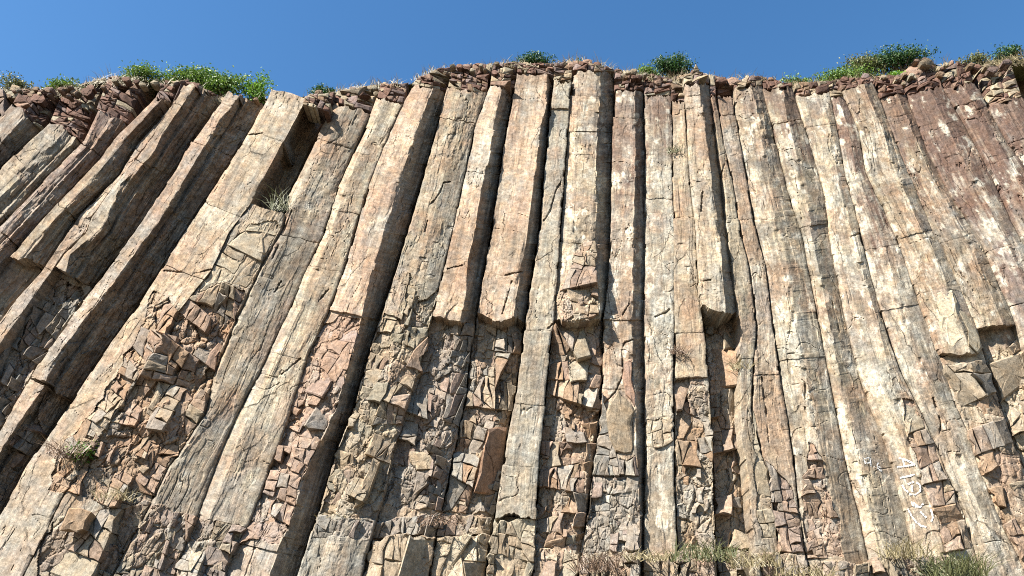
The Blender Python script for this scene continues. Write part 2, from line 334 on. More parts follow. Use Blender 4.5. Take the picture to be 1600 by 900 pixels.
column('c21', [(L19m, .22), ([(1093, 125), (1098, 180), (1107, 247), (1112, 293), (1122, 357), (1128, 378), (1129, 423), (1134, 470), (1140, 530), (1140, 600), (1144, 690), (1152, 760), (1160, 850), (1166, 950)], .58), (L19c, -.25)],
       [(132, -.03), (168, .02), (345, .06), (441, .2), (484, -1.05, .25)], (BUFF + CREAM) * .52, red=(.25, 150), rough=1.1,
       label='column ending in a blocky square overhang with black underside, right of centre')
column('c22', [(L19c, .22), (L20m, .15)], [(150, -.05), (172, 0), (342, .03), (560, .0)], (TAN + GREEN) * .54, red=(.75, 180), rough=.6,
       label='slim sunlit column tucked right beside the blocky overhang')
column('c23', [(L20m, .12), (L20c, .1)], [(150, -.04), (180, 0), (343, .02), (585, -.02)], (TAN + PINK) * .54, red=(.6, 170), rough=.8,
       label='thin column with a long curving crack and pinkish lower end beside the overhang neighbour')
column('c24', [(L20c, .02), ([(1173, 125), (1187, 190), (1200, 293), (1215, 365), (1230, 433), (1243, 510), (1257, 577), (1270, 650), (1277, 680), (1287, 720), (1300, 783), (1318, 870), (1332, 950)], .3), (L21c, -.25)],
       [(136, -.06), (178, 0), (340, .03), (560, 0)], CREAM * .93, red=(.6, 185), white=.35, rough=.7, lich=.7,
       label='cream-faced column with olive shaded side, third to the right of the blocky overhang')
column('c25', [(L21c, -.15), ([(1222, 132), (1231, 190), (1247, 257), (1257, 313), (1272, 378), (1285, 440), (1300, 517), (1312, 580), (1325, 640), (1340, 700), (1353, 750), (1383, 863), (1405, 950)], .2), (L22c, -.3)],
       [(138, 0), (190, .03), (352, -.03)], (CREAM + GREEN) * .47, red=(.85, 230), white=.3, rough=.6, lich=.7,
       label='column with small white painted figures on its olive shaded side')
column('c26', [(L22c, -.15), (L23m, .1), (L23c, -.12)], [(148, 0), (196, -.02), (358, .03)], CREAM * 1.12, red=(.25, 165), white=.4, rough=.6,
       label='pale column with large white painted lettering down its lower face')
column('c27', [(L23c, -.05), (mix(L23c, L24c, .55), .12), (L24c, -.1)], [(150, 0), (386, .03), (480, .0)], (CREAM + BLUE * 1.3) * .5, red=(.95, 300), white=.5, rough=.6, lich=.8,
       label='grey-white column with purple upper part, right of the lettered column')
column('c28', [(L24c, .05), (mix(L24c, L25c, .72), .34), (L25c, -.1)], [(136, 0), (365, -.04), (452, .04), (552, -.16, .5)], TAN * 1.0, red=(.45, 200), white=.35, rough=.7,
       label='tan-fronted column with a bleached flaking patch at mid height, near right edge')
column('c29', [(L25c, .0), (mix(L25c, L26c, .7), .22), (L26c, -.15)], [(150, -.03), (180, 0), (372, .02), (512, -.45)], TAN * .92, red=(.85, 270), white=.3, rough=.7,
       label='column with reddish top ending in a square undercut ledge near right edge')
column('c30', [(L26c, .0), (mix(L26c, L27c, .6), .3), (L27c, -.1)], [(142, -.03), (170, 0), (385, .03), (470, 0)], PURPLE * 1.2, red=(1.0, 360), white=.45, rough=.7, end=800,
       label='brick-red topped column with white scabs, second from the upper right corner')
column('c31', [(L27c, .05), (mix(L27c, L28c, .65), .28), (L28c, -.1)], [(135, -.03), (160, 0), (250, .02)], PURPLE * 1.1, red=(1.0, 380), white=.35, rough=.7, end=560,
       label='dark red column with stacked pagoda-like cap blocks at the upper right')
column('c32', [(L28c, .0), (mix(L28c, L29c, .5), .2), (L29c, .0)], [(160, 0), (215, .03)], PURPLE * 1.05, red=(1.0, 400), white=.2, rough=.8, end=330,
       label='short dark red column at the extreme upper right edge')

SKY_LINE = [(-150, 150), (-60, 142), (0, 139), (40, 137), (100, 140), (150, 123), (180, 119), (240, 122), (300, 128), (345, 150), (420, 151), (480, 148), (540, 139), (590, 131), (640, 129), (680, 107), (740, 99), (800, 97), (860, 99), (910, 93), (960, 107), (1000, 114), (1050, 121), (1082, 112), (1088, 99), (1094, 113), (1150, 125), (1175, 116), (1230, 129), (1290, 127), (1330, 121), (1360, 119), (1420, 115), (1432, 93), (1448, 92), (1460, 105), (1480, 100), (1490, 92), (1500, 98), (1530, 96), (1600, 88), (1700, 80), (1800, 80)]
_sk = np.array(SKY_LINE, float)
def skyline(x): return np.interp(x, _sk[:, 0], _sk[:, 1])

# zones shattered into blocks: column, outline, block area in square pixels, relief, palette, metres proud
ZONES = []
def zone(cid, poly, area, relief, pal, dd=0.0, push=0.4, cross=0.5):
    ZONES.append(dict(c=cid, poly=poly, area=area, relief=relief, pal=pal, dd=dd, push=push, cross=cross))
PAL = dict(
    grey=[GREY * 1.15, GREY * 1.4, BLUE * .85, PURPLE * 1.2, GREY * 1.3],
    orange=[ORANGE * 1.0, PINK, BUFF * .85, ORANGE * 1.1, GREY * 1.4, PINK * .85, BUFF],
    pink=[PINK, PINK * .9, PURPLE * 1.4, PINK * 1.05, GREY * 1.5],
    tan=[TAN, TAN * .85, GREY * 1.4, BUFF * .9, GREEN, PINK * .9],
    mixed=[GREY * 1.25, TAN, PINK * .85, GREY * 1.5, ORANGE * .85, BUFF * .85, BLUE * .9],
    cream=[CREAM * .95, BUFF, CREAM, TAN * 1.1, BUFF * .9],
    rust=[ORANGE * .95, BROWN * 1.5, PINK * .95, GREY * 1.5, PINK * 1.05, TAN * .9],
    rubble=[PINK * .9, TAN * .8, BUFF * .8, GREY * 1.4, PURPLE * 1.3, CREAM * .8],
    cap=[RED * 1.2, RED * 1.5, PURPLE * 1.2, RED * 1.3, PINK * .8, TAN * .85, BROWN * 1.2, CREAM * .8],
    capred=[RED * 1.3, RED * 1.6, RED * 1.2, PURPLE * 1.2, RED * 1.4, PINK * .9, CREAM * .75],
    captan=[TAN * .9, PINK * .8, PURPLE * 1.2, CREAM * .85, RED * 1.2, BUFF * .85, BROWN * 1.2])
zone('c1', [(-110, 150), (-60, 143), (6, 140), (8, 178), (-60, 247), (-110, 300)], 240, .12, 'pink', -.2, cross=.9)
zone('c6', [(88, 432), (128, 449), (133, 465), (57, 572), (37, 607), (0, 672), (-30, 715), (-60, 680), (0, 556), (60, 468)], 330, .16, 'grey', -.1)
zone('c7', [(72, 612), (60, 640), (66, 680), (25, 742), (-5, 790), (-40, 800), (0, 712), (35, 662)], 300, .14, 'grey', -.05)
zone('c8', [(240, 453), (262, 463), (278, 485), (215, 590), (150, 690), (100, 770), (75, 765), (97, 697), (147, 643), (173, 597), (210, 537), (220, 510), (230, 483)], 300, .2, 'orange', 0.02)
zone('c9', [(300, 462), (350, 440), (383, 455), (360, 513), (335, 578), (318, 645), (290, 690), (262, 726), (236, 783), (170, 792), (104, 768), (150, 690), (215, 590), (275, 490)], 420, .24, 'orange', -.05)
zone('c9', [(345, 395), (372, 366), (402, 350), (432, 345), (438, 357), (408, 410), (384, 452), (350, 438), (310, 458), (332, 420)], 1000, .05, 'cream', .03, push=.15)
zone('c9', [(92, 808), (168, 795), (232, 790), (200, 850), (165, 915), (60, 915), (62, 850)], 620, .2, 'rubble', .05)
zone('c10', [(236, 790), (306, 806), (285, 860), (262, 915), (168, 915), (202, 850)], 300, .16, 'rubble', .12)
zone('c11', [(312, 803), (345, 815), (385, 826), (366, 855), (345, 915), (264, 915), (287, 860)], 300, .16, 'rubble', .12)
zone('c12', [(505, 506), (530, 492), (562, 498), (550, 550), (533, 610), (513, 665), (495, 700), (468, 755), (458, 800), (436, 850), (395, 842), (372, 850), (389, 820), (415, 753), (439, 690), (464, 610), (485, 547)], 480, .17, 'pink', 0)
zone('c13', [(640, 425), (655, 470), (684, 452), (668, 520), (650, 590), (630, 650), (613, 710), (597, 787), (585, 812), (500, 803), (529, 700), (552, 645), (582, 537), (600, 490), (628, 500)], 420, .15, 'tan', 0)
zone('c14', [(702, 505), (742, 508), (736, 537), (727, 620), (711, 700), (690, 798), (599, 788), (615, 710), (632, 650), (652, 590), (669, 525)], 330, .17, 'grey', .08)
zone('c15', [(745, 503), (800, 500), (817, 522), (807, 600), (792, 680), (778, 768), (770, 806), (692, 800), (713, 700), (729, 620), (738, 540)], 420, .18, 'mixed', .22)
zone('c13', [(497, 806), (583, 815), (578, 842), (520, 836), (486, 842)], 220, .1, 'grey', .05)
zone('c14', [(586, 815), (688, 802), (680, 838), (625, 832), (582, 842)], 260, .12, 'grey', .25)
zone('c14', [(582, 845), (625, 834), (680, 840), (668, 915), (563, 915)], 1500, .06, 'cream', .5, push=.3)
zone('c15', [(682, 840), (766, 836), (757, 915), (670, 915)], 900, .08, 'cream', .6, push=.3)
zone('c15', [(690, 803), (770, 808), (766, 834), (682, 838)], 240, .1, 'tan', .3)
zone('c16', [(782, 812), (836, 812), (835, 848), (832, 915), (760, 915), (768, 836)], 650, .1, 'cream', .45)
zone('c17', [(896, 396), (912, 378), (930, 376), (937, 488), (905, 500), (880, 505), (870, 480), (880, 440)], 520, .2, 'orange', .2)
zone('c17', [(868, 505), (905, 503), (942, 500), (939, 600), (934, 680), (924, 750), (914, 820), (907, 862), (838, 852), (840, 780), (844, 700), (852, 640), (861, 550)], 360, .16, 'rust', .08)
zone('c17', [(838, 855), (906, 865), (902, 915), (832, 915)], 350, .14, 'rubble', .35)
zone('c18', [(942, 612), (952, 660), (966, 716), (992, 712), (998, 767), (1001, 830), (999, 858), (908, 866), (916, 820), (926, 750), (936, 680)], 480, .2, 'grey', .02)
zone('c18', [(908, 868), (1000, 860), (1004, 915), (903, 915)], 320, .14, 'rubble', .3)
zone('c19', [(1010, 655), (1052, 655), (1052, 688), (1030, 700), (1010, 698)], 380, .09, 'cream', .08)
zone('c20', [(1056, 592), (1100, 590), (1108, 640), (1112, 700), (1115, 800), (1117, 858), (1061, 858), (1058, 760), (1055, 690)], 360, .2, 'mixed', -.02)
zone('c21', [(1104, 496), (1148, 504), (1155, 520), (1153, 600), (1156, 690), (1165, 740), (1171, 830), (1174, 858), (1118, 856), (1113, 700), (1108, 600)], 420, .15, 'orange', .14)
zone('c22', [(1176, 640), (1184, 690), (1202, 755), (1213, 840), (1190, 842), (1180, 760)], 500, .06, 'cream', .03, push=.2)
zone('c23', [(1196, 720), (1216, 740), (1236, 760), (1250, 815), (1256, 862), (1218, 862), (1206, 770)], 260, .13, 'pink', .02)
zone('c24', [(1262, 690), (1284, 715), (1300, 783), (1319, 872), (1262, 872), (1256, 800)], 220, .12, 'pink', .04)
zone('c19', [(1005, 868), (1058, 862), (1062, 915), (1003, 915)], 300, .12, 'rubble', .4)
zone('c20', [(1060, 862), (1118, 860), (1121, 915), (1063, 915)], 260, .12, 'rubble', .45)
zone('c21', [(1119, 860), (1175, 862), (1182, 915), (1121, 915)], 260, .12, 'rubble', .6)
zone('c22', [(1178, 864), (1218, 866), (1224, 915), (1184, 915)], 220, .12, 'rubble', .5)
zone('c23', [(1220, 866), (1258, 868), (1266, 915), (1225, 915)], 220, .12, 'rubble', .5)
zone('c24', [(1260, 876), (1318, 876), (1362, 878), (1370, 915), (1267, 915)], 240, .12, 'rubble', .5)
zone('c25', [(1362, 872), (1385, 866), (1432, 872), (1444, 915), (1372, 915)], 240, .12, 'rubble', .55)
zone('c26', [(1434, 872), (1478, 868), (1492, 915), (1446, 915)], 240, .12, 'rubble', .5)
zone('c26', [(1410, 622), (1428, 625), (1462, 702), (1483, 752), (1503, 802), (1518, 858), (1480, 862), (1458, 798), (1441, 748), (1424, 698)], 420, .1, 'rust', .06, push=.25)
zone('c28', [(1478, 570), (1535, 563), (1560, 622), (1586, 702), (1610, 765), (1625, 850), (1596, 875), (1563, 806), (1531, 730), (1514, 674), (1492, 624)], 900, .1, 'orange', .12, push=.3)
zone('c29', [(1545, 560), (1594, 528), (1640, 650), (1660, 760), (1614, 756), (1588, 696), (1562, 618)], 650, .12, 'cream', .1, push=.3)
def ragged(poly, amp=2.4):
    out = []; rr_ = random.Random(int(sum(x + 3 * y for x, y in poly)))
    for i in range(len(poly)):
        x0, y0 = poly[i]; x1, y1 = poly[(i + 1) % len(poly)]; L = math.hypot(x1 - x0, y1 - y0); n = max(1, int(L / 11))
        for j in range(n):
            t = j / n; k = rr_.gauss(0, amp) if j else 0
            out.append((x0 + (x1 - x0) * t - (y1 - y0) / L * k, y0 + (y1 - y0) * t + (x1 - x0) / L * k))
    return out
for z in ZONES: z['poly'] = ragged(z['poly'])
# thin beds on top of the columns
ZCAP = {'c1': (30, 'capred'), 'c2': (30, 'capred'), 'c3': (30, 'capred'), 'c4': (30, 'cap'), 'c5': (30, 'cap'), 'c6': (25, 'cap'), 'c9': (26, 'captan'), 'c10': (26, 'captan'), 'c11': (26, 'captan'), 'c12': (26, 'cap'), 'c13': (26, 'cap'), 'c14': (26, 'captan'),
        'c15': (20, 'capred'), 'c16': (22, 'captan'), 'c17': (22, 'cap'), 'c18': (24, 'capred'), 'c19': (24, 'capred'), 'c20': (24, 'captan'), 'c21': (20, 'captan'), 'c22': (24, 'capred'), 'c23': (24, 'capred'), 'c24': (22, 'captan'), 'c25': (22, 'capred'),
        'c26': (24, 'captan'), 'c27': (24, 'captan'), 'c28': (22, 'capred'), 'c29': (26, 'capred'), 'c30': (28, 'capred'), 'c31': (26, 'capred'), 'c32': (30, 'captan')}

# ------------------------------------------------------------------ evaluating a column
class Col:
    def __init__(s, c, idx):
        s.c = c; s.idx = idx
        e0 = np.array(c['edges'][0][0], float); e1 = np.array(c['edges'][-1][0], float)
        s.ys = np.arange(40.0, 1100.0, 2.0)
        def lineX(l):
            l = np.array(l, float); x = np.interp(s.ys, l[:, 1], l[:, 0])
            k0 = (l[1, 0] - l[0, 0]) / (l[1, 1] - l[0, 1]); k1 = (l[-1, 0] - l[-2, 0]) / (l[-1, 1] - l[-2, 1])
            x = np.where(s.ys < l[0, 1], l[0, 0] + (s.ys - l[0, 1]) * k0, x)
            return np.where(s.ys > l[-1, 1], l[-1, 0] + (s.ys - l[-1, 1]) * k1, x)
        X = [lineX(l) for l, _ in c['edges']]
        s.d = [d for _, d in c['edges']]
        if idx >= 24: mm_ = sum(s.d) / len(s.d); s.d = [mm_ + (d - mm_) * .78 for d in s.d]
        xc = (X[0] + X[-1]) / 2
        sl = np.gradient(xc, s.ys); kern = np.ones(61) / 61
        sl = np.convolve(np.pad(sl, 30, 'edge'), kern, 'valid')
        s.k = -0.5 * sl
        s.xc = xc
        s.R = [s.ys - s.k * (x - xc) for x in X]          # the row that passes through each point of each edge
        s.X = X
    def edges_at(s, r):
        xs, ys = [], []
        for R, X in zip(s.R, s.X):
            xs.append(np.interp(r, R, X)); ys.append(np.interp(r, R, s.ys))
        return np.array(xs), np.array(ys)
    def row(s, px, py):
        return py - np.interp(py, s.ys, s.k) * (px - np.interp(py, s.ys, s.xc))
    def segdd(s, r):
        v = np.zeros_like(np.asarray(r, float)); fl = np.ones_like(v)
        for q in s.c['seg']: v = np.where(r >= q[0], q[1], v); fl = np.where(r >= q[0], q[2] if len(q) > 2 else 1.0, fl)
        return v, fl
    def depth(s, px, py, seg=True):
        px = np.asarray(px, float); py = np.asarray(py, float)
        r = s.row(px, py); xs, _ = s.edges_at(r)
        d = np.full(px.shape, s.d[0], float)
        for i in range(len(s.d) - 1):
            t = np.clip((px - xs[i]) / np.maximum(xs[i + 1] - xs[i], 1e-3), 0, 1)
            d = np.where(px >= xs[i], s.d[i] + (s.d[i + 1] - s.d[i]) * t, d)
        if seg:
            v, fl = s.segdd(r); dm = sum(s.d) / len(s.d); d = dm + (d - dm) * fl + v
        return d
    def coords(s, px, py):
        """metres across and along the column"""
        r = s.row(px, py)
        w = P(px, py, 0.0); c = P(np.interp(r, s.ys, s.xc), r, 0.0)
        return w[..., 0] - c[..., 0], c[..., 2] * 1.08, r

def relief(col, px, py, face=None):
    """fine relief of the rock in metres"""
    a, b, r = col.coords(px, py); sd = col.idx; R = col.c['rough'] * (1 + .35 * sstep(430, 640, py + 120 * fbm(a / 2, b / 2, sd + 600, 2)))
    st = (.5 - np.abs(fbm(a / .3, b / 3.6, sd, 4, .65))) * .02 * (0.5 + 0.5 * R)
    lg = fbm(a / 1.1, b / 3.4, sd + 40, 3) * .022 * R
    f1, f2, hid, ox, oy = worley(a / .55 + fbm(a, b, sd + 3, 2) * .4, b / 1.3 + fbm(a, b, sd + 4, 2) * .4, sd)
    ch = _val[hid] * .5 + ox * _val[(hid + 31) & 4095] * 1.3 + oy * _val[(hid + 77) & 4095] * 1.1
    g1, g2, gid, gx, gy = worley(a / .2 + 9, b / .34, sd + 500)
    ch2 = _val[gid] * .5 + gx * _val[(gid + 31) & 4095] * 1.3 + gy * _val[(gid + 77) & 4095] * 1.1
    m = sstep(0., .4, fbm(a / 1.6, b / 3.5, sd + 80, 2) + (R - 1) * .35)
    fine = fbm(a / .13, b / .16, sd + 9, 3, .7) * .008
    d = st + lg + ch * .03 * (0.05 + m) * R + ch2 * .016 * (.1 + m) * R + fine
    # long stepped flakes
    sn = fbm(a / .7, b / 5.0, sd + 400, 4); sn2 = fbm(a / .42, b / 1.7, sd + 410, 4)
    d = d + (.028 * sstep(-.02, .02, sn) + .016 * sstep(-.02, .02, sn2) + .018 * sstep(.2, .23, sn)) * min(1.3, col.c['rough'])
    # hairline joints
    cr = fbm(a / 2.0 + 3, b / 1.6, sd + 120, 3)
    w = .008
    cm = sstep(-.05, .25, fbm(a / 2, b / 2, sd + 200, 2))
    d = d - .045 * cm * (1 - sstep(w * .4, w * 1.6, np.abs(cr)))
    cr2 = fbm(a / .7 + 8, b / 6.0, sd + 140, 3)
    d = d - .055 * sstep(0, .25, fbm(a / 3, b / 3, sd + 210, 2)) * (1 - sstep(w * .5, w * 2.4, np.abs(cr2)))
    return d

def colour(col, px, py, a, b, r):
    sd = col.idx; c = col.c
    t = np.asarray(c['tint'])[None, :] * np.ones((len(px), 1))
    def blend(t, tgt, w): return t * (1 - w[:, None]) + np.asarray(tgt)[None, :] * w[:, None]
    n1 = fbm(a / 1.3, b / 3.5, sd + 300, 4)
    t = blend(t, CREAM * 1.05, sstep(.05, .4, n1) * .4)
    t = blend(t, GREEN * .97, sstep(.0, .4, -n1) * .42)
    n0 = fbm(a / .9, b / 1.6, sd + 305, 4)
    t = blend(t, PINK * 1.1, sstep(.08, .35, n0) * .5)
    t = blend(t, WHITE * .9, sstep(.18, .5, -n0) * .4)
    nc = fbm(a / 1.1, b / 2.2, sd + 315, 4)
    t = blend(t, BLUE * 1.1, sstep(.12, .36, nc) * .5)
    t = blend(t, (ORANGE + BROWN) * .62, sstep(.2, .42, -nc) * .42)
    ns = fbm(a / .22, b / 7.0, sd + 311, 4)
    t = blend(t, DARK * 1.5, sstep(.16, .4, ns) * .4); t = blend(t, ORANGE, sstep(.22, .45, -ns) * .26)
    nb = fbm(a / 3.0, b / .22, sd + 307, 3)                        # faint cross bands
    t = t * (1 + .16 * nb)[:, None]
    n2 = fbm(a / .5, b / 5, sd + 310, 4)
    t = blend(t, ORANGE * 1.1, sstep(.12, .5, n2) * .22)
    t = blend(t, BROWN * 1.25, sstep(.15, .5, -n2) * .4)
    n3 = fbm(a / .11, b / 1.6, sd + 320, 4)                        # narrow streaks
    t = t * (1 + .17 * n3)[:, None]
    n8 = fbm(a / .55, b / .85, sd + 325, 6, .66)
    t = blend(t, WHITE, sstep(.13, .2, n8) * (.12 + .6 * c['white']))
    t = blend(t, GREY * .95, sstep(.15, .22, -n8) * (.14 + .4 * c['lich']))
    n9 = fbm(a / .2, b / .26, sd + 327, 4, .7)
    t = t * (1 + .24 * n9)[:, None]
    # red iron staining that dies out down the column
    amt, yend = c['red']
    if amt > 0:
        n4 = fbm(a / .6, b / 1.8, sd + 330, 4)
        y0 = 118.0
        w = 1 - sstep(y0 + (yend - y0) * .45, yend + 25, py + (n4 + .6 * n3) * (yend - y0) * 1.1)
        t = blend(t, RED * 1.2, w * amt * .85)
    # bleached and scabby patches
    if c['white'] > 0:
        n5 = fbm(a / .42, b / .8, sd + 340, 5, .6)
        t = blend(t, WHITE, sstep(.34 - .35 * c['white'] * .6, .46, n5) * .8)
    # dark lichen speckle
    n6 = fbm(a / .35, b / .6, sd + 350, 5, .62); n7 = fbm(a / 1.8, b / 2.6, sd + 360, 2)
    t = blend(t, DARK, sstep(.12, .42, n6 + .5 * n7) * .5 * c['lich'])
    # lower, weathered rock is cooler
    low = sstep(560, 860, py + fbm(a / 1.5, b / 1.5, sd + 370, 3) * 160)
    t = blend(t, (BLUE * 1.12 if px.mean() < 620 else TAN * 1.05), low * (.4 if px.mean() < 620 else .2))
    g_ = t.mean(1, keepdims=True); t = (t * .88 + g_ * .12) * np.array((1.065, 1.045, 1.01))[None, :]
    if sd <= 7: t = t * np.array((.90, .895, .91))[None, :]        # the leaning columns at this end are a duller, browner rock
    return np.clip(t, .012, .8)

C = {}
for i, c in enumerate(COLS): C[c['id']] = Col(c, i + 1)
zones_of = {}
for z in ZONES: zones_of.setdefault(z['c'], []).append(z)

CARVE = {
    'c13': [[(703, 284), (693, 286), (688, 300), (680, 312), (672, 320)], [(668, 345), (664, 362)]],
    'c10': [[(439, 440), (431, 455), (424, 463)], [(455, 330), (440, 372), (425, 405)]], 'c9': [[(434, 352), (424, 385), (411, 408), (400, 440)], [(405, 378), (408, 392), (400, 402)]],
    'c16': [[(876, 285), (868, 300), (860, 330), (850, 345)], [(842, 516), (855, 516), (863, 506)]],
    'c18': [[(987, 445), (983, 475), (973, 492)], [(989, 531), (976, 535), (972, 548)], [(972, 548), (974, 585), (962, 612), (945, 630)]],
    'c19': [[(1050, 478), (1042, 488), (1024, 495)], [(1012, 662), (1030, 668), (1046, 658)]],
    'c22': [[(1185, 560), (1175, 605), (1176, 660)]], 'c23': [[(1190, 590), (1197, 640), (1202, 690)], [(1182, 505), (1182, 545)]],
    'c24': [[(1232, 553), (1250, 550)], [(1245, 585), (1257, 597)], [(1258, 600), (1258, 640)]],
    'c27': [[(1458, 622), (1470, 660), (1467, 700), (1462, 730)]], 'c28': [[(1543, 662), (1533, 685), (1527, 706)]],
    'c8': [[(257, 423), (300, 428), (335, 420)], [(365, 215), (410, 208)]], 'c11': [[(520, 445), (498, 470)], [(470, 560), (440, 585)]],
    'c15': [[(790, 430), (815, 425)], [(800, 440), (785, 490)]], 'c21': [[(1095, 440), (1110, 438)], [(1098, 300), (1096, 330)]], 'c14': [[(700, 420), (722, 415)]],
    'c25': [[(1300, 470), (1312, 520)]], 'c26': [[(1330, 370), (1350, 362)]]}
STEP = 1.5
roots = {}
def build_segment(col, r0, r1, dd, root, overhang, flat=1.0):
    c = col.c; sd = col.idx
    hgt = r1 - r0
    nv = max(3, int(hgt / STEP) + 1)
    rr = np.linspace(r0, r1, nv)
    ex, _ = col.edges_at(rr)
    keep = (ex.max(0) > -110) & (ex.min(0) < 1710)
    if keep.sum() < 3: return
    rr = rr[keep]; ex = ex[:, keep]; nv = len(rr)
    E = len(col.d)
    us = []
    for i in range(E - 1):
        w = np.abs(ex[i + 1] - ex[i]).max(); n = max(2, int(w / STEP) + 1)
        us += list(i + np.linspace(0, 1, n, endpoint=False))
    us.append(E - 1 - 1e-6); us = np.array(us); nu = len(us)
    U, V = np.meshgrid(us, rr)
    # ragged ends
    ua = (U / (E - 1)) * 6
    def joint(r): return fbm(ua * 1.3, r * .37 + sd, sd + 7, 3) * 2.4
    gap = lambda r: max(0.0, float(noise(r * .71, sd * 1.7))) * .8 + .12
    top = joint(r0) * (2.6 if r0 == c['seg'][0][0] else 1.0)
    bot = (fbm(ua * .45, r1 * .37 + sd, sd + 7, 1) * 8.0 + fbm(ua * 3, r1 * .37, sd + 8, 3) * 3.0 if overhang else -joint(r1)) + gap(r1)
    fade = np.clip((V - rr[0]) / 14, 0, 1); fadeb = np.clip((rr[-1] - V) / 14, 0, 1)
    V2 = V + top * (1 - fade) - bot * (1 - fadeb) + gap(r0) * (1 - fade)
    X = np.empty_like(V2); Y = np.empty_like(V2); Dp = np.empty_like(V2)
    xe, ye = [], []
    for i in range(E):
        j = noise(V2 / 34.0, i * 3.7 + sd * 11.0) * .5 + noise(V2 / 9.0, i * 5.7 + sd * 13.0) * .7
        j = j + np.where(noise(V2 / 16.0, i * 7.7 + sd * 3.0) > .55, 1.6, 0.0) * (1 if i < E - 1 else -1)
        xe.append(np.interp(V2, col.R[i], col.X[i]) + j + 2.0 * float(noise(r0 * .613, i * 2.3 + sd * 5.1))); ye.append(np.interp(V2, col.R[i], col.ys))
    xe[0] = xe[0] + .7; xe[-1] = xe[-1] - .7
    ii = np.minimum(U.astype(int), E - 2); fr = U - ii
    xe = np.array(xe); ye = np.array(ye); dar = np.array(col.d); dar = dar.mean() + (dar - dar.mean()) * flat
    I, J = np.indices(V2.shape)
    X = xe[ii, I, J] * (1 - fr) + xe[ii + 1, I, J] * fr
    Y = ye[ii, I, J] * (1 - fr) + ye[ii + 1, I, J] * fr
    Dp = dar[ii] * (1 - fr) + dar[ii + 1] * fr + dd
    px, py = X.ravel(), Y.ravel()
    d = Dp.ravel() + relief(col, px, py)
    wdt = np.abs(xe[ii + 1, I, J] - xe[ii, I, J]) * .026 + .05
    steep = sstep(.5, 1.1, (dar[ii] - dar[ii + 1]) / wdt).ravel()          # broken, ribbed flanks
    a0, b0, _ = col.coords(px, py)
    d = d + steep * (fbm(a0 / .13, b0 / 1.8, sd + 700, 4) * .075 + fbm(a0 / .4, b0 / .5, sd + 710, 4) * .05)
    # chipped corners
    for i in range(1, E - 1):
        if not (dar[i] > dar[i - 1] - .05 and dar[i] > dar[i + 1] - .05): continue
        chp = sstep(.22, .34, noise(V2 / 38.0, i * 9.1 + sd * 2.3) + .35 * noise(V2 / 13.0, i * 4.1 + sd * 1.3)).ravel()
        dist_m = (np.abs(X - xe[i]) * .026).ravel()
        d = d - chp * np.maximum(0, .075 * (1 + .5 * noise(V2.ravel() / 22.0, i * 3.3 + sd)) - dist_m * .55)
    # worn arrises
    wear = np.zeros(px.shape); uu = U.ravel()
    dist = np.minimum(np.abs(uu - uu.min()), np.abs(uu.max() - uu)) * 60
    rr_ = V2.ravel(); endd = np.minimum(rr_ - rr_.min(), rr_.max() - rr_)
    d = d - .03 * np.exp(-endd / 1.0) * (1.0 + noise(rr_.min() * .7, sd + .5)) - .04 * np.exp(-dist / 2.0)
    inz = np.zeros(px.shape, bool); zt = []; hid1 = None
    for ln in CARVE.get(c['id'], []):
        dm = np.full(px.shape, 99.0)
        for (x0, y0), (x1, y1) in zip(ln[:-1], ln[1:]):
            L2 = (x1 - x0) ** 2 + (y1 - y0) ** 2; tt = np.clip(((px - x0) * (x1 - x0) + (py - y0) * (y1 - y0)) / L2, 0, 1)
            dm = np.minimum(dm, np.hypot(px - x0 - tt * (x1 - x0), py - y0 - tt * (y1 - y0)))
        dm = dm + noise(px / 4, py / 4, 3.0) * .8
        d = d - .13 * (1 - sstep(.5, 1.7, dm)) * sstep(-.6, 0, noise(px / 14, py / 14, 8.0))
    for z in zones_of.get(c['id'], []):
        m = inpoly(px, py, z['poly']); inz |= m
        d = np.where(m, d - .1 + z['dd'], d)
        if m.any():
            za, zb, _ = col.coords(px, py); wa = za + fbm(za / .5, zb / .5, sd + 31, 3) * .12; wb = zb + fbm(za / .5, zb / .5, sd + 37, 3) * .12
            k = math.sqrt(z['area']) * .026
            br = 0.0; hid0 = None
            for sc_, am in ((k * 2.2, .8), (k, .55), (k * .5, .3)):
                f1, f2, hid, ox, oy = worley(wa / (sc_ * .8), wb / (sc_ * 1.25), sd + int(sc_ * 100))
                br = br + am * (_val[hid] * .6 + ox * _val[(hid + 31) & 4095] * .9 + oy * (_val[(hid + 77) & 4095] * .8 + .25) - .5 * (1 - sstep(.02, .1, f2 - f1)))
                if hid0 is None: hid0 = hid
                else: hid1 = hid if sc_ == k else hid1
            d = np.where(m, d + br * z['relief'] * .75, d)
            zt.append((m, hid0, hid1, z['pal']))
    a, b, r = col.coords(px, py)
    tint = colour(col, px, py, a, b, r)
    for m, h0, h1, pal in zt:
        pa_ = np.array(PAL[pal]); c0 = pa_[h0 % len(pa_)] * .6 + pa_[h1 % len(pa_)] * .4
        tint = np.where(m[:, None], tint * .42 + .62 * c0 * (1 + .15 * _val[h1])[:, None], tint)
    W3 = P(px, py, d).reshape(nv, nu, 3)
    fc = np.stack([a, b, np.full(a.shape, sd * 3.7)], -1).reshape(nv, nu, 3)
    T = tint.reshape(nv, nu, 3)
    # wrap: the outer ring goes back into the cliff
    G = np.empty((nv + 2, nu + 2, 3)); G[1:-1, 1:-1] = W3
    G[0, 1:-1] = W3[0]; G[-1, 1:-1] = W3[-1]; G[:, 0] = G[:, 1]; G[:, -1] = G[:, -2]
    G[0, 0] = W3[0, 0]; G[0, -1] = W3[0, -1]; G[-1, 0] = W3[-1, 0]; G[-1, -1] = W3[-1, -1]
    cxm = W3[:, :, 0].mean(1); cxm = np.concatenate([[cxm[0]], cxm, [cxm[-1]]])
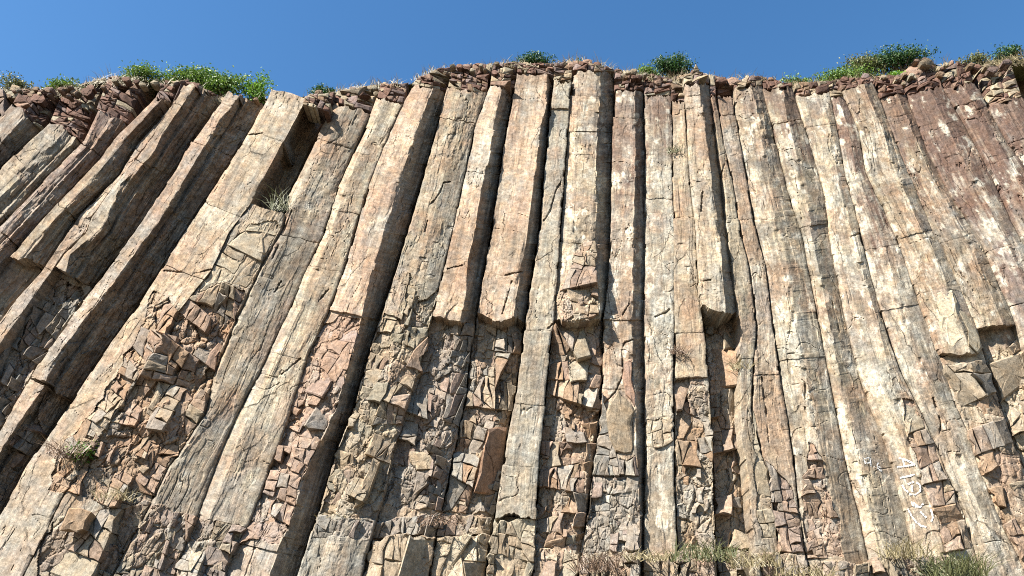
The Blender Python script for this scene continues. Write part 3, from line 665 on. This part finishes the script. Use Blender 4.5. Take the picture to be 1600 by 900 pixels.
    ring = np.zeros((nv + 2, nu + 2), bool); ring[0] = ring[-1] = True; ring[:, 0] = ring[:, -1] = True
    back = 1.7
    G[ring, 1] += back
    Gx = G[:, :, 0]; Gx[:, 0] += (cxm - Gx[:, 0]) * .06; Gx[:, -1] += (cxm - Gx[:, -1]) * .06
    G[0, :, 2] -= .05; G[-1, :, 2] += .06
    Fc = np.pad(fc, ((1, 1), (1, 1), (0, 0)), 'edge'); Fc[ring, 2] += .8
    Tt = np.pad(T, ((1, 1), (1, 1), (0, 0)), 'edge')
    N = nu + 2; M = nv + 2
    idx = np.arange(M * N).reshape(M, N)
    q = np.stack([idx[:-1, :-1], idx[1:, :-1], idx[1:, 1:], idx[:-1, 1:]], -1).reshape(-1, 4)
    sm = np.zeros((M - 1, N - 1), bool); sm[0] = sm[-1] = False; sm[:, 0] = sm[:, -1] = False
    obj('column_segment', G.reshape(-1, 3), q, ROCK, root, Tt.reshape(-1, 3), Fc.reshape(-1, 3), sm.ravel())

for c in COLS:
    col = C[c['id']]
    yb = min(c['end'], 905.0); root = empty('rock_column', P(float(np.interp(yb, col.ys, col.xc)), yb, 0.0)); tag(root, c['label'], 'rock column', 'columns of the cliff', 'thing'); roots[c['id']] = root
    segs = c['seg']
    for i, q in enumerate(segs):
        r0, dd, fl = q[0], q[1], (q[2] if len(q) > 2 else 1.0)
        r1 = segs[i + 1][0] if i + 1 < len(segs) else c['end']
        over = i + 1 < len(segs) and segs[i + 1][1] < dd - .15
        build_segment(col, r0, r1, dd, root, over, fl)

# ------------------------------------------------------------------ blocks
rng = random.Random(5)
def area_c(p):
    a = 0; cx = cy = 0
    for i in range(len(p)):
        x0, y0 = p[i]; x1, y1 = p[(i + 1) % len(p)]; k = x0 * y1 - x1 * y0
        a += k; cx += (x0 + x1) * k; cy += (y0 + y1) * k
    a *= .5
    if abs(a) < 1e-6: return 0, p[0][0], p[0][1]
    return abs(a), cx / (6 * a), cy / (6 * a)

def split(p, ox, oy, nx, ny):
    A, B = [], []
    n = len(p)
    for i in range(n):
        x0, y0 = p[i]; x1, y1 = p[(i + 1) % n]
        s0 = (x0 - ox) * nx + (y0 - oy) * ny; s1 = (x1 - ox) * nx + (y1 - oy) * ny
        (A if s0 >= 0 else B).append((x0, y0))
        if (s0 >= 0) != (s1 >= 0):
            t = s0 / (s0 - s1); q = (x0 + (x1 - x0) * t, y0 + (y1 - y0) * t); A.append(q); B.append(q)
    return A, B

def shatter(poly, target, axis, aspect=1.5, jitter=.2):
    """cut a polygon again and again along and across the axis"""
    out = []; stack = [poly]
    ax, ay = axis; L = math.hypot(ax, ay); ax /= L; ay /= L
    while stack:
        p = stack.pop(); A, cx, cy = area_c(p)
        if A < 14: continue
        if A < target * math.exp(rng.gauss(0, .85)) :
            out.append(p); continue
        s = [x * ax + y * ay for x, y in p]; t = [-x * ay + y * ax for x, y in p]
        ls, lt = max(s) - min(s), max(t) - min(t)
        along = ls < lt * aspect * math.exp(rng.gauss(0, .25))
        ang = rng.gauss(0, jitter)
        if along: nx, ny = -ay, ax            # the cut runs along the axis
        else: nx, ny = ax, ay
        c_, s_ = math.cos(ang), math.sin(ang); nx, ny = nx * c_ - ny * s_, nx * s_ + ny * c_
        o = rng.gauss(0, .14)
        ox = cx + (nx) * o * (lt if along else ls); oy = cy + ny * o * (lt if along else ls)
        q, w = split(p, ox, oy, nx, ny)
        if len(q) < 3 or len(w) < 3: out.append(p); continue
        stack += [q, w]
    return out

def block(name, p, col, dd, rel, tint, root, gap=.12, tilt=1.0, back=.7, bev=.08, seg=True, plane=None):
    A, cx, cy = area_c(p)
    # drop near-duplicate corners, add mid-points on long sides
    q = []
    for i, v in enumerate(p):
        if not q or math.hypot(v[0] - q[-1][0], v[1] - q[-1][1]) > 1.2: q.append(v)
    if len(q) > 2 and math.hypot(q[0][0] - q[-1][0], q[0][1] - q[-1][1]) < 1.2: q.pop()
    if len(q) < 3 or A < 14: return None
    p = []
    for i, v in enumerate(q):
        p.append(v); w = q[(i + 1) % len(q)]; L = math.hypot(w[0] - v[0], w[1] - v[1])
        if L > 11 and len(q) < 9:
            k = .2 * L * rng.uniform(-.5, .5); p.append(((v[0] + w[0]) / 2 - (w[1] - v[1]) / L * k, (v[1] + w[1]) / 2 + (w[0] - v[0]) / L * k))
    pa = np.array(p); n = len(pa); c0 = np.array([cx, cy])
    sz = math.sqrt(A)
    v = pa - c0; rad = np.hypot(v[:, 0], v[:, 1])[:, None] + 1e-6
    r1 = c0 + v * np.clip((rad - gap) / rad, .5, 1)
    r2 = c0 + v * np.clip((rad - gap - sz * bev * (.5 + np.array([[rng.random()] for _ in range(n)]))) / rad, .35, 1)
    r3 = c0 + v * .42 + np.array([[rng.gauss(0, .05) * sz, rng.gauss(0, .05) * sz] for _ in range(n)])
    mpx = .025
    gx = rng.gauss(0, .26) * tilt * mpx; gy = rng.gauss(.06, .30) * tilt * mpx
    if plane:
        pgx, pgy, pcx, pcy = plane; dd = dd + pgx * (cx - pcx) + pgy * (cy - pcy); gx = gx * .25 + pgx; gy = gy * .3 + pgy
    base = float(col.depth(np.array([cx]), np.array([cy]), seg)[0]) + dd + rng.gauss(0, .5) * rel + rel * .25
    q4 = col.depth(np.array([cx - 5, cx + 5, cx, cx]), np.array([cy, cy, cy - 5, cy + 5]), False)
    lx = max(-.02, min(.02, (q4[1] - q4[0]) / 10)); ly = max(-.012, min(.012, (q4[3] - q4[2]) / 10))
    loc = lambda a: lx * (a[:, 0] - cx) + ly * (a[:, 1] - cy)
    def dep(a, e, j): return base + loc(a) + gx * (a[:, 0] - cx) + gy * (a[:, 1] - cy) + e + np.array([rng.gauss(0, j) for _ in range(len(a))])
    hb = min(.1, sz * .0045)
    w1 = P(r1[:, 0], r1[:, 1], dep(r1, -hb, hb * .35)); w2 = P(r2[:, 0], r2[:, 1], dep(r2, 0, hb * .16)); w3 = P(r3[:, 0], r3[:, 1], dep(r3, hb * .12, hb * .1))
    wc = P(np.array([cx]), np.array([cy]), dep(c0[None], hb * .12, hb * .05))
    wb = w1.copy(); wb[:, 1] += back; ctr = wb.mean(0); wb = ctr + (wb - ctr) * .86
    V = np.concatenate([wb, w1, w2, w3, wc]); fs = []
    for i in range(n):
        j = (i + 1) % n
        fs.append((i, n + i, n + j, j))
        fs.append((n + i, 2 * n + i, 2 * n + j, n + j))
        fs.append((2 * n + i, 3 * n + i, 3 * n + j, 2 * n + j))
        fs.append((3 * n + i, 4 * n, 3 * n + j))
    tv = np.asarray(tint)[None] * (1 + np.array([[rng.gauss(0, .07)] for _ in range(len(V))]))
    sx = rng.uniform(0, 50)
    fcv = np.stack([V[:, 0], V[:, 2], V[:, 1] + sx], -1)
    return obj(name, V, fs, ROCK, root, np.clip(tv, .02, .9), fcv)

for z in ZONES:
    col = C[z['c']]; A, cx, cy = area_c(z['poly'])
    k = np.interp(cy, col.ys, np.gradient(col.xc, col.ys))
    big = shatter([tuple(map(float, q)) for q in z['poly']], z['area'] * 5, (k, 1.0), 1.5)
    jobs = []
    for bp in big:                                    # clusters that share a level and a hue
        lvl = rng.gauss(0, .45) * z['relief'] - .02; A_, pcx, pcy = area_c(bp)
        pl = (rng.gauss(0, .15) * .025 * min(1.2, z['relief'] / .13), rng.gauss(.06, .2) * .025 * min(1.2, z['relief'] / .13), pcx, pcy); hue = rng.choice(PAL[z['pal']])
        skip = rng.random() < .16
        for p in shatter(bp, z['area'] * .95, (k, 1.0)):
            if rng.random() < (.7 if skip else .1): continue
            t = hue if rng.random() < .55 else rng.choice(PAL[z['pal']])
            jobs.append((p, t, lvl, pl))
    bx = np.array([area_c(j[0])[1] for j in jobs]); by = np.array([area_c(j[0])[2] for j in jobs]); ba, bb, br = col.coords(bx, by)
    loc_t = colour(col, bx, by, ba, bb, br)
    for (p, t, lvl, pl), lt in zip(jobs, loc_t):
            t = (.64 * np.asarray(t) + .36 * lt) * 1.03
            block('broken_block', p, col, z['dd'] + lvl, z['relief'] * (.12 if rng.random() < .78 else .6), t * rng.uniform(.86, 1.1), roots[z['c']], tilt=min(1.3, z['relief'] / .13), plane=pl)

for cid, (area, pal) in ZCAP.items():
    col = C[cid]; r0 = col.c['seg'][0][0]
    xs, ys = col.edges_at(np.array([float(r0)])); xl, yl, xr, yr = xs[0, 0], ys[0, 0], xs[-1, 0], ys[-1, 0]
    k = np.interp(r0, col.ys, np.gradient(col.xc, col.ys)) * .6
    def up(x, y):
        for _ in range(6): yy = float(skyline(x + k * 0)); 
        h = y - yy; x2 = x - k * h * .9
        return x2, float(skyline(x2))
    tl, tr = up(xl, yl), up(xr, yr)
    n = 6
    top = [(tr[0] + (tl[0] - tr[0]) * i / n, float(skyline(tr[0] + (tl[0] - tr[0]) * i / n)) + rng.uniform(-1.5, 2)) for i in range(n + 1)]
    poly = [(xl, yl - 1), (xr, yr - 1)] + top
    if (yl - tl[1]) < 4 and (yr - tr[1]) < 4: continue
    for p in shatter(poly, area * 3.6, (k, 1.0), .5, .3):
        A, cx, cy = area_c(p)
        rec = -.022 * max(0, (np.interp(cx, [xl, xr], [yl, yr]) - cy)) - .05
        block('cap_block', p, col, rec + (.6 if cid == 'c9' else 0), .24, np.asarray(rng.choice(PAL[pal])) * rng.uniform(.7, 1.15), roots[cid], gap=.6, tilt=1.1, back=1.2, bev=.26)

# loose stones on the rim
for i in range(190):
    x = rng.uniform(-20, 1620)
    if 350 < x < 482 and rng.random() < .7: continue
    sz = 3.2 * math.exp(rng.gauss(0, .38)); y = float(skyline(x)) + rng.uniform(-1, 15) * (.6 if 350 < x < 482 else 1)
    best = min(C.values(), key=lambda k: abs(np.interp(y, k.ys, k.xc) - x))
    n = rng.randint(6, 8); ph = rng.random() * 6
    poly = [(x + math.cos(ph + j * 6.2832 / n) * sz * 1.5 * rng.uniform(.75, 1.15), y + math.sin(ph + j * 6.2832 / n) * sz * rng.uniform(.75, 1.1)) for j in range(n)]
    block('cap_stone', poly, best, -float(best.depth(np.array([x]), np.array([y]))[0]) - .1 - .3 * rng.random(), .1, np.asarray(rng.choice(PAL['captan'] + PAL['cap'])) * rng.uniform(.7, 1.2), roots[best.c['id']], gap=0, tilt=.8, back=.4, bev=.34)

# single slabs that stand out
def slab(cid, poly, dd, tint, tilt=.3, back=.6): return block('rock_slab', poly, C[cid], dd, 0.0, tint, roots[cid], tilt=tilt, back=back, bev=.08)
slab('c28', [(1450, 460), (1488, 453), (1500, 490), (1506, 530), (1490, 548), (1480, 540), (1464, 500)], .04, CREAM * 1.1, tilt=.1)
slab('c28', [(1492, 455), (1506, 462), (1524, 510), (1534, 545), (1528, 553), (1514, 540), (1504, 500)], .04, CREAM, tilt=.15)
slab('c18', [(966, 608), (978, 622), (992, 640), (991, 690), (988, 712), (962, 706), (948, 660), (952, 630)], .2, BUFF * .85)
slab('c18', [(975, 565), (988, 560), (994, 620), (992, 638), (978, 618), (972, 590)], .15, PINK)
slab('c12', [(583, 700), (590, 705), (563, 790), (552, 795), (560, 760)], .0, BUFF)
slab('c13', [(583, 715), (594, 722), (573, 780), (552, 795), (566, 752)], .25, BUFF)
slab('c15', [(764, 670), (792, 668), (788, 728), (776, 778), (740, 770), (752, 715)], .4, (ORANGE + PINK) * .55)
slab('c14', [(640, 705), (668, 706), (684, 722), (676, 734), (650, 735), (640, 722)], .22, BUFF)
lo = empty('loose_slab', P(118, 832, .6)); tag(lo, 'squarish tan-orange slab resting on the ledge at lower left', 'rock slab')
block('slab_body', [(108, 794), (143, 800), (131, 828), (120, 832), (93, 829)], C['c9'], .75, 0, (ORANGE + BUFF) * .5, lo, tilt=.2, back=.5, bev=.06, seg=True)

# ------------------------------------------------------------------ rock behind the columns, ground, hilltop
gx, gy = np.meshgrid(np.arange(-900, 2500, 12.0), np.arange(100, 1180, 10.0))
px, py = gx.ravel(), gy.ravel()
sk = skyline(px); py2 = np.maximum(py, sk + 5)
flute = np.abs(noise((px - np.where(px < 800, -.7, .3) * py2) / 55.0, 4.4)) * 1.1
outside = np.maximum(sstep(-70, -170, px), sstep(1650, 1740, px))
w = P(px, py2, -2.9 + outside * (2.3 + flute) - .02 * np.maximum(0, 200 - py2) + fbm(px / 60, py2 / 140, 77, 4) * .35)
nv, nu = gx.shape; idx = np.arange(nv * nu).reshape(nv, nu)
q = np.stack([idx[:-1, :-1], idx[1:, :-1], idx[1:, 1:], idx[:-1, 1:]], -1).reshape(-1, 4)
tn = (BROWN * (1 - outside[:, None]) + TAN * .9 * outside[:, None]) * (1 + .3 * fbm(px / 30, py2 / 80, 78, 3))[:, None]
cl = obj('cliff', w, q, ROCK, None, tn, np.stack([w[:, 0], w[:, 2], w[:, 1]], -1)); tag(cl, kind='structure')

xs = np.linspace(-900, 2500, 140); rim = P(xs, skyline(xs) + 3, -1.5)
rows = [rim + np.array([0, k, k * s]) for k, s in ((0, 0), (2, .35), (6, .3), (20, .25), (60, .2), (300, .05))]
V = np.concatenate(rows); idx = np.arange(len(V)).reshape(len(rows), -1)
q = np.stack([idx[:-1, :-1], idx[:-1, 1:], idx[1:, 1:], idx[1:, :-1]], -1).reshape(-1, 4)
tag(obj('hilltop', V, q, M_HILL), kind='structure')

gx, gy = np.meshgrid(np.linspace(-900, 900, 181), np.concatenate([np.linspace(-900, -40, 30), np.linspace(-30, 32, 63)]))
z = np.interp(gy, [-900, 6, 14, 24, 32], [0, 0, .8, 4.4, 5.2]) + fbm(gx / 6, gy / 6, 90, 3) * .25 * sstep(4, 12, gy)
idx = np.arange(gx.size).reshape(gx.shape)
q = np.stack([idx[:-1, :-1], idx[:-1, 1:], idx[1:, 1:], idx[1:, :-1]], -1).reshape(-1, 4)
tag(obj('ground', np.stack([gx.ravel(), gy.ravel(), z.ravel()], -1), q, M_GROUND, smooth=True), kind='structure')

# ------------------------------------------------------------------ painted figures on the rock
def strokes(name, cid, lines, width, root):
    col = C[cid]; V, fs = [], []
    for ln in lines:
        ln = np.array(ln, float); L = np.concatenate([[0], np.cumsum(np.hypot(*np.diff(ln, axis=0).T))])
        n = max(3, int(L[-1] / .8)); t = np.linspace(0, L[-1], n)
        x = np.interp(t, L, ln[:, 0]); y = np.interp(t, L, ln[:, 1])
        tx = np.gradient(x); ty = np.gradient(y); k = np.hypot(tx, ty) + 1e-6; nx, ny = -ty / k, tx / k
        wv = width * (.75 + .4 * np.abs(noise(t / 3, len(V) * .37)))
        o = len(V)
        offs = (-1, -.33, .33, 1)
        for s in offs:
            X, Y = x + nx * wv * s, y + ny * wv * s
            d = col.depth(X, Y) + relief(col, X, Y) + .022
            V += list(P(X, Y, d))
        for a in range(3):
            for i in range(n - 1):
                if noise(x[i] * .9, y[i] * .9 + a * 2.3) > .5: continue
                fs.append((o + a * n + i, o + a * n + i + 1, o + (a + 1) * n + i + 1, o + (a + 1) * n + i))
    o = obj(name, np.array(V), fs, M_PAINT, root)
    o['label'] = 'small white painted figures' if cid == 'c25' else 'large white painted letters running down the rock'
    return o
cv = lambda l: [(1340 + x / 6.43, 700 + y / 6.43) for x, y in l]
strokes('painted_figures', 'c25', [cv(l) for l in (
    [(62, 92), (68, 125), (78, 160)], [(78, 108), (105, 95), (126, 105), (130, 140), (105, 152), (84, 145)], [(126, 105), (130, 150), (136, 188)], [(158, 180), (170, 192)],
    [(215, 152), (202, 150), (196, 178), (218, 186), (236, 205), (242, 236)], [(196, 190), (215, 218), (240, 236)])], .95, roots['c25'])
strokes('painted_lettering', 'c26', [cv(l) for l in (
    [(415, 98), (500, 125), (578, 165)], [(398, 190), (480, 182), (578, 165)], [(455, 112), (470, 182)], [(425, 300), (500, 285), (572, 265)],
    [(445, 370), (475, 415), (510, 445)], [(505, 365), (560, 340)], [(520, 465), (585, 468), (630, 430), (628, 370), (590, 345)], [(545, 375), (552, 440)],
    [(540, 540), (560, 585), (630, 592), (660, 560)], [(560, 545), (610, 590)], [(505, 610), (545, 690), (590, 745), (640, 785), (690, 792)], [(630, 640), (690, 700)],
    [(735, 615), (758, 690), (740, 740)])], 1.45, roots['c26'])

# ------------------------------------------------------------------ vegetation
nr = np.random.RandomState(3)
def leaves_mesh(n, centre, radii, leaf, clumps=9, lift=.3, droop=0.0):
    """leaf-sized folded faces gathered in clumps through an uneven crown"""
    cc = nr.normal(size=(clumps, 3)); cc /= np.linalg.norm(cc, axis=1)[:, None]; cc *= (nr.rand(clumps, 1) ** .5) * .75
    cc[:, 2] = cc[:, 2] * .8 + .05
    cr = .28 + .3 * nr.rand(clumps)
    k = nr.randint(0, clumps, n)
    o = nr.normal(size=(n, 3)); o /= np.linalg.norm(o, axis=1)[:, None]
    p = cc[k] + o * (cr[k] * nr.rand(n) ** .45)[:, None] * np.where(nr.rand(n) < .14, 1.6, 1.0)[:, None]
    p = p * np.array(radii) + np.array(centre)
    d = nr.normal(size=(n, 3)) + np.array([0, 0, lift]); d /= np.linalg.norm(d, axis=1)[:, None]
    s = np.cross(d, nr.normal(size=(n, 3))); s /= np.linalg.norm(s, axis=1)[:, None] + 1e-9
    nn = np.cross(d, s)
    L = leaf * (.6 + .8 * nr.rand(n))[:, None]; wd = L * .28
    v = np.stack([p, p + d * L * .5 + s * wd + nn * wd * .3, p + d * L, p + d * L * .5 - s * wd + nn * wd * .3], 1).reshape(-1, 3)
    b = np.arange(n) * 4
    f = np.concatenate([np.stack([b, b + 1, b + 2], -1), np.stack([b, b + 2, b + 3], -1)])
    return v, f, cc * np.array(radii) + np.array(centre)

def stems_mesh(base, tips, r0):
    V, fs = [], []
    for t in tips:
        b = np.array(base, float); t = np.array(t, float); m = (b + t) / 2 + nr.normal(size=3) * .06 * np.linalg.norm(t - b)
        pts = [b, m, t]; o = len(V)
        for i, pnt in enumerate(pts):
            r = r0 * (1 - .38 * i)
            for a in range(5):
                V.append(pnt + np.array([math.cos(a * 1.2566) * r, math.sin(a * 1.2566) * r, 0]))
        for i in range(2):
            for a in range(5): fs.append((o + i * 5 + a, o + i * 5 + (a + 1) % 5, o + (i + 1) * 5 + (a + 1) % 5, o + (i + 1) * 5 + a))
    return np.array(V), fs

def shrub(px, py, w, h, n, mat, label, leaf=.11, clumps=9, d=-1.2, name='shrub', group=None):
    """px, py: bearing of the foot; w, h: half width and height in pixels"""
    base = P(px, py, d); sc = np.linalg.norm(base - CAM) / F
    root = empty(name, base); tag(root, label, 'shrub', group)
    hh = h * sc / .8
    centre = base + np.array([0, .25, hh * .36])
    v, f, tips = leaves_mesh(int(n * 1.7), centre, (w * sc * 1.1, max(.35, w * sc * .5), hh * .6), leaf * 1.15, clumps + 5)
    V, fs = stems_mesh(base - np.array([0, -.25, .35]), tips, .03)
    obj('stem', V, fs, M_STEM, root)
    obj('crown', v, f, mat, root)
    return root

def blades(n, base, spread, h, lean=.5, width=.014):
    b = np.array(base) + nr.normal(size=(n, 3)) * np.array([spread, spread * .5, .02]) if n < 20 else np.array(base) + np.clip(nr.normal(size=(n, 3)), -1.25, 1.25) * np.array([spread, spread * .5, .02])
    d = nr.normal(size=(n, 3)) * np.array([lean, lean, .1]) + np.array([0, -.15, 1]); d /= np.linalg.norm(d, axis=1)[:, None]
    L = h * (.45 + .65 * nr.rand(n))[:, None]
    s = np.cross(d, np.array([0.3, 1, 0.1])); s /= np.linalg.norm(s, axis=1)[:, None]
    s = s * width
    dr = d * np.array([1.6, 1.6, .55])
    m = b + d * L * .55; t = m + dr * L * .5
    v = np.stack([b - s, b + s, m - s * .7, m + s * .7, t], 1).reshape(-1, 3)
    i = np.arange(n) * 5
    f = np.concatenate([np.stack([i, i + 1, i + 3], -1), np.stack([i, i + 3, i + 2], -1), np.stack([i + 2, i + 3, i + 4], -1)])
    return v, f

def tuft(px, py, w, h, n, mat, label, d, lean=.5, width=.014, name='grass_tuft'):
    base = P(px, py, d); sc = np.linalg.norm(base - CAM) / F
    v, f = blades(n, base, w * sc * .5, h * sc * 1.1, lean, width)
    o = obj(name, v, f, mat); tag(o, label, 'grass tuft')
    return o

shrub(228, 128, 44, 26, 1700, LEAF_MID, 'low spreading green shrub at the left end of the big green thicket', clumps=12)
shrub(292, 136, 48, 40, 2600, LEAF_MID, 'tallest leafy green shrub on the rim at left, above the narrow cracked columns', clumps=16, leaf=.13)
shrub(345, 146, 44, 40, 2200, LEAF_MID, 'dense green shrub on the rim between the tallest shrub and the bright spindly one', clumps=14, leaf=.13)
shrub(396, 150, 20, 48, 800, LEAF_BRIGHT, 'spindly yellow-green shrub at the right end of the left thicket', clumps=9, leaf=.13)
shrub(12, 138, 32, 20, 900, LEAF_OLIVE, 'olive bush on the rim in the top left corner', clumps=9)
shrub(92, 138, 30, 17, 800, LEAF_MID, 'small green bush on the rim above the red ledges at left', clumps=9)
shrub(505, 149, 21, 22, 1300, LEAF_DARK, 'small round dark green bush alone on the rim right of the notch', clumps=10, leaf=.09)
shrub(828, 100, 36, 24, 1900, LEAF_DARK, 'low dome-shaped dark green bush on the rim at top centre', clumps=14, leaf=.1)
shrub(902, 97, 8, 8, 200, LEAF_DARK, 'tiny dark green sprig on the rim above the layered domed cap', clumps=4, leaf=.09)
shrub(1010, 116, 18, 20, 600, LEAF_MID, 'small ragged bush just left of the round dark bush on the rim', clumps=7)
shrub(1057, 114, 33, 35, 3000, LEAF_DARK, 'round dense dark green bush on the rim beside the pointed rock finial', clumps=18, leaf=.1)
shrub(1256, 134, 32, 18, 700, LEAF_MID, 'sparse airy green bush at the left foot of the long right-hand thicket', clumps=8, leaf=.12)
shrub(1314, 128, 46, 28, 2100, LEAF_MID, 'mid-green sloping bush in the left half of the right-hand thicket', clumps=13)
shrub(1362, 114, 34, 34, 1900, LEAF_OLIVE, 'olive-green bush in the middle of the right-hand thicket', clumps=13)
shrub(1412, 104, 44, 32, 2900, LEAF_DARK, 'large dark green bush crowning the right-hand thicket', clumps=18)
shrub(1406, 124, 20, 18, 900, LEAF_BRIGHT, 'small bright lime-green bush below the large dark bush at right', clumps=9, d=-.7)
shrub(1526, 100, 24, 17, 700, LEAF_OLIVE, 'olive bush on the rim between the pagoda-like cap blocks and the corner', clumps=8)
shrub(1588, 92, 28, 19, 1100, LEAF_DARK, 'dark green bush on the rim in the top right corner', clumps=10)
shrub(116, 716, 18, 26, 420, LEAF_MID, 'green plant growing in the crevice among orange blocks at lower left', clumps=7, d=.8, leaf=.12)
tuft(437, 328, 18, 44, 60, BLADE_GREEN, 'tall wispy grass tuft on the ledge in the dark notch', .3, .45)
tuft(1055, 238, 14, 16, 50, BLADE_GREEN, 'small grass tuft high in the joint left of the blocky overhang column', .12, .7)
tuft(1060, 552, 16, 18, 60, BLADE_BROWN, 'small brown grass tuft at mid height right of the long black slot', .1, .8)
tuft(1160, 578, 18, 26, 60, BLADE_DRY, 'dry wispy tuft below the black underside of the blocky overhang', .1, .7)
tuft(180, 784, 34, 26, 110, BLADE_DRY, 'dry grass tuft above the loose orange slab at lower left', .6, .7)
tuft(104, 712, 34, 30, 120, BLADE_BROWN, 'dead brown brush around the crevice plant at lower left', .85, .8)
tuft(690, 818, 50, 22, 90, BLADE_BROWN, 'dead brown brush on the ledge above the cream blocks at bottom', .55, .9)
tuft(520, 812, 36, 12, 50, BLADE_DRY, 'thin dry grass on the ledge beside the long black side at bottom', .2, .9)
tuft(932, 892, 46, 40, 130, BLADE_BROWN, 'reddish brown grass tuft at the bottom centre', .75, .6)
tuft(1012, 876, 44, 22, 90, BLADE_DRY, 'straw-coloured grass tuft at the foot of the straight pale column', .75, .7)
tuft(1098, 874, 66, 34, 150, BLADE_GREEN, 'broad green grass tuft at the foot of the hollowed cracked column', .9, .6)
tuft(1180, 886, 50, 34, 110, BLADE_DRY, 'dry grass tuft just right of the broad tuft at the bottom', .9, .6)
tuft(1250, 904, 60, 26, 110, BLADE_DRY, 'straw-coloured grass tuft at the foot of the cream-faced column', .9, .7)
tuft(1412, 872, 40, 36, 90, BLADE_DRY, 'dry grass tuft at the foot of the lettered column', .8, .5)
tuft(1492, 904, 50, 42, 300, BLADE_GREEN, 'lush green grass tuft near the bottom right corner', .7, .6)

# grass along the rim: nobody could count it
V, Fs = [], []; o = 0
for x in np.arange(-40, 1640, 1.4):
    if 345 < x < 480 and nr.rand() < .8: continue
    if 1095 < x < 1230 and nr.rand() < .6: continue
    dens = .5 + .5 * float(noise(x / 40.0, 3.3))
    if nr.rand() > dens + .15: continue
    b = P(x, float(skyline(x)) + 2 + nr.rand() * 12, -.45 - nr.rand() * 1.3)
    v, f = blades(9, b, .16, .25 + .6 * nr.rand() ** 3, .6, .014)
    V.append(v); Fs.append(f + o); o += len(v)
tag(obj('rim_grass', np.concatenate(V), np.concatenate(Fs), BLADE_DRY), 'fringe of dry grass along the rim of the cliff', 'grass', kind='stuff')
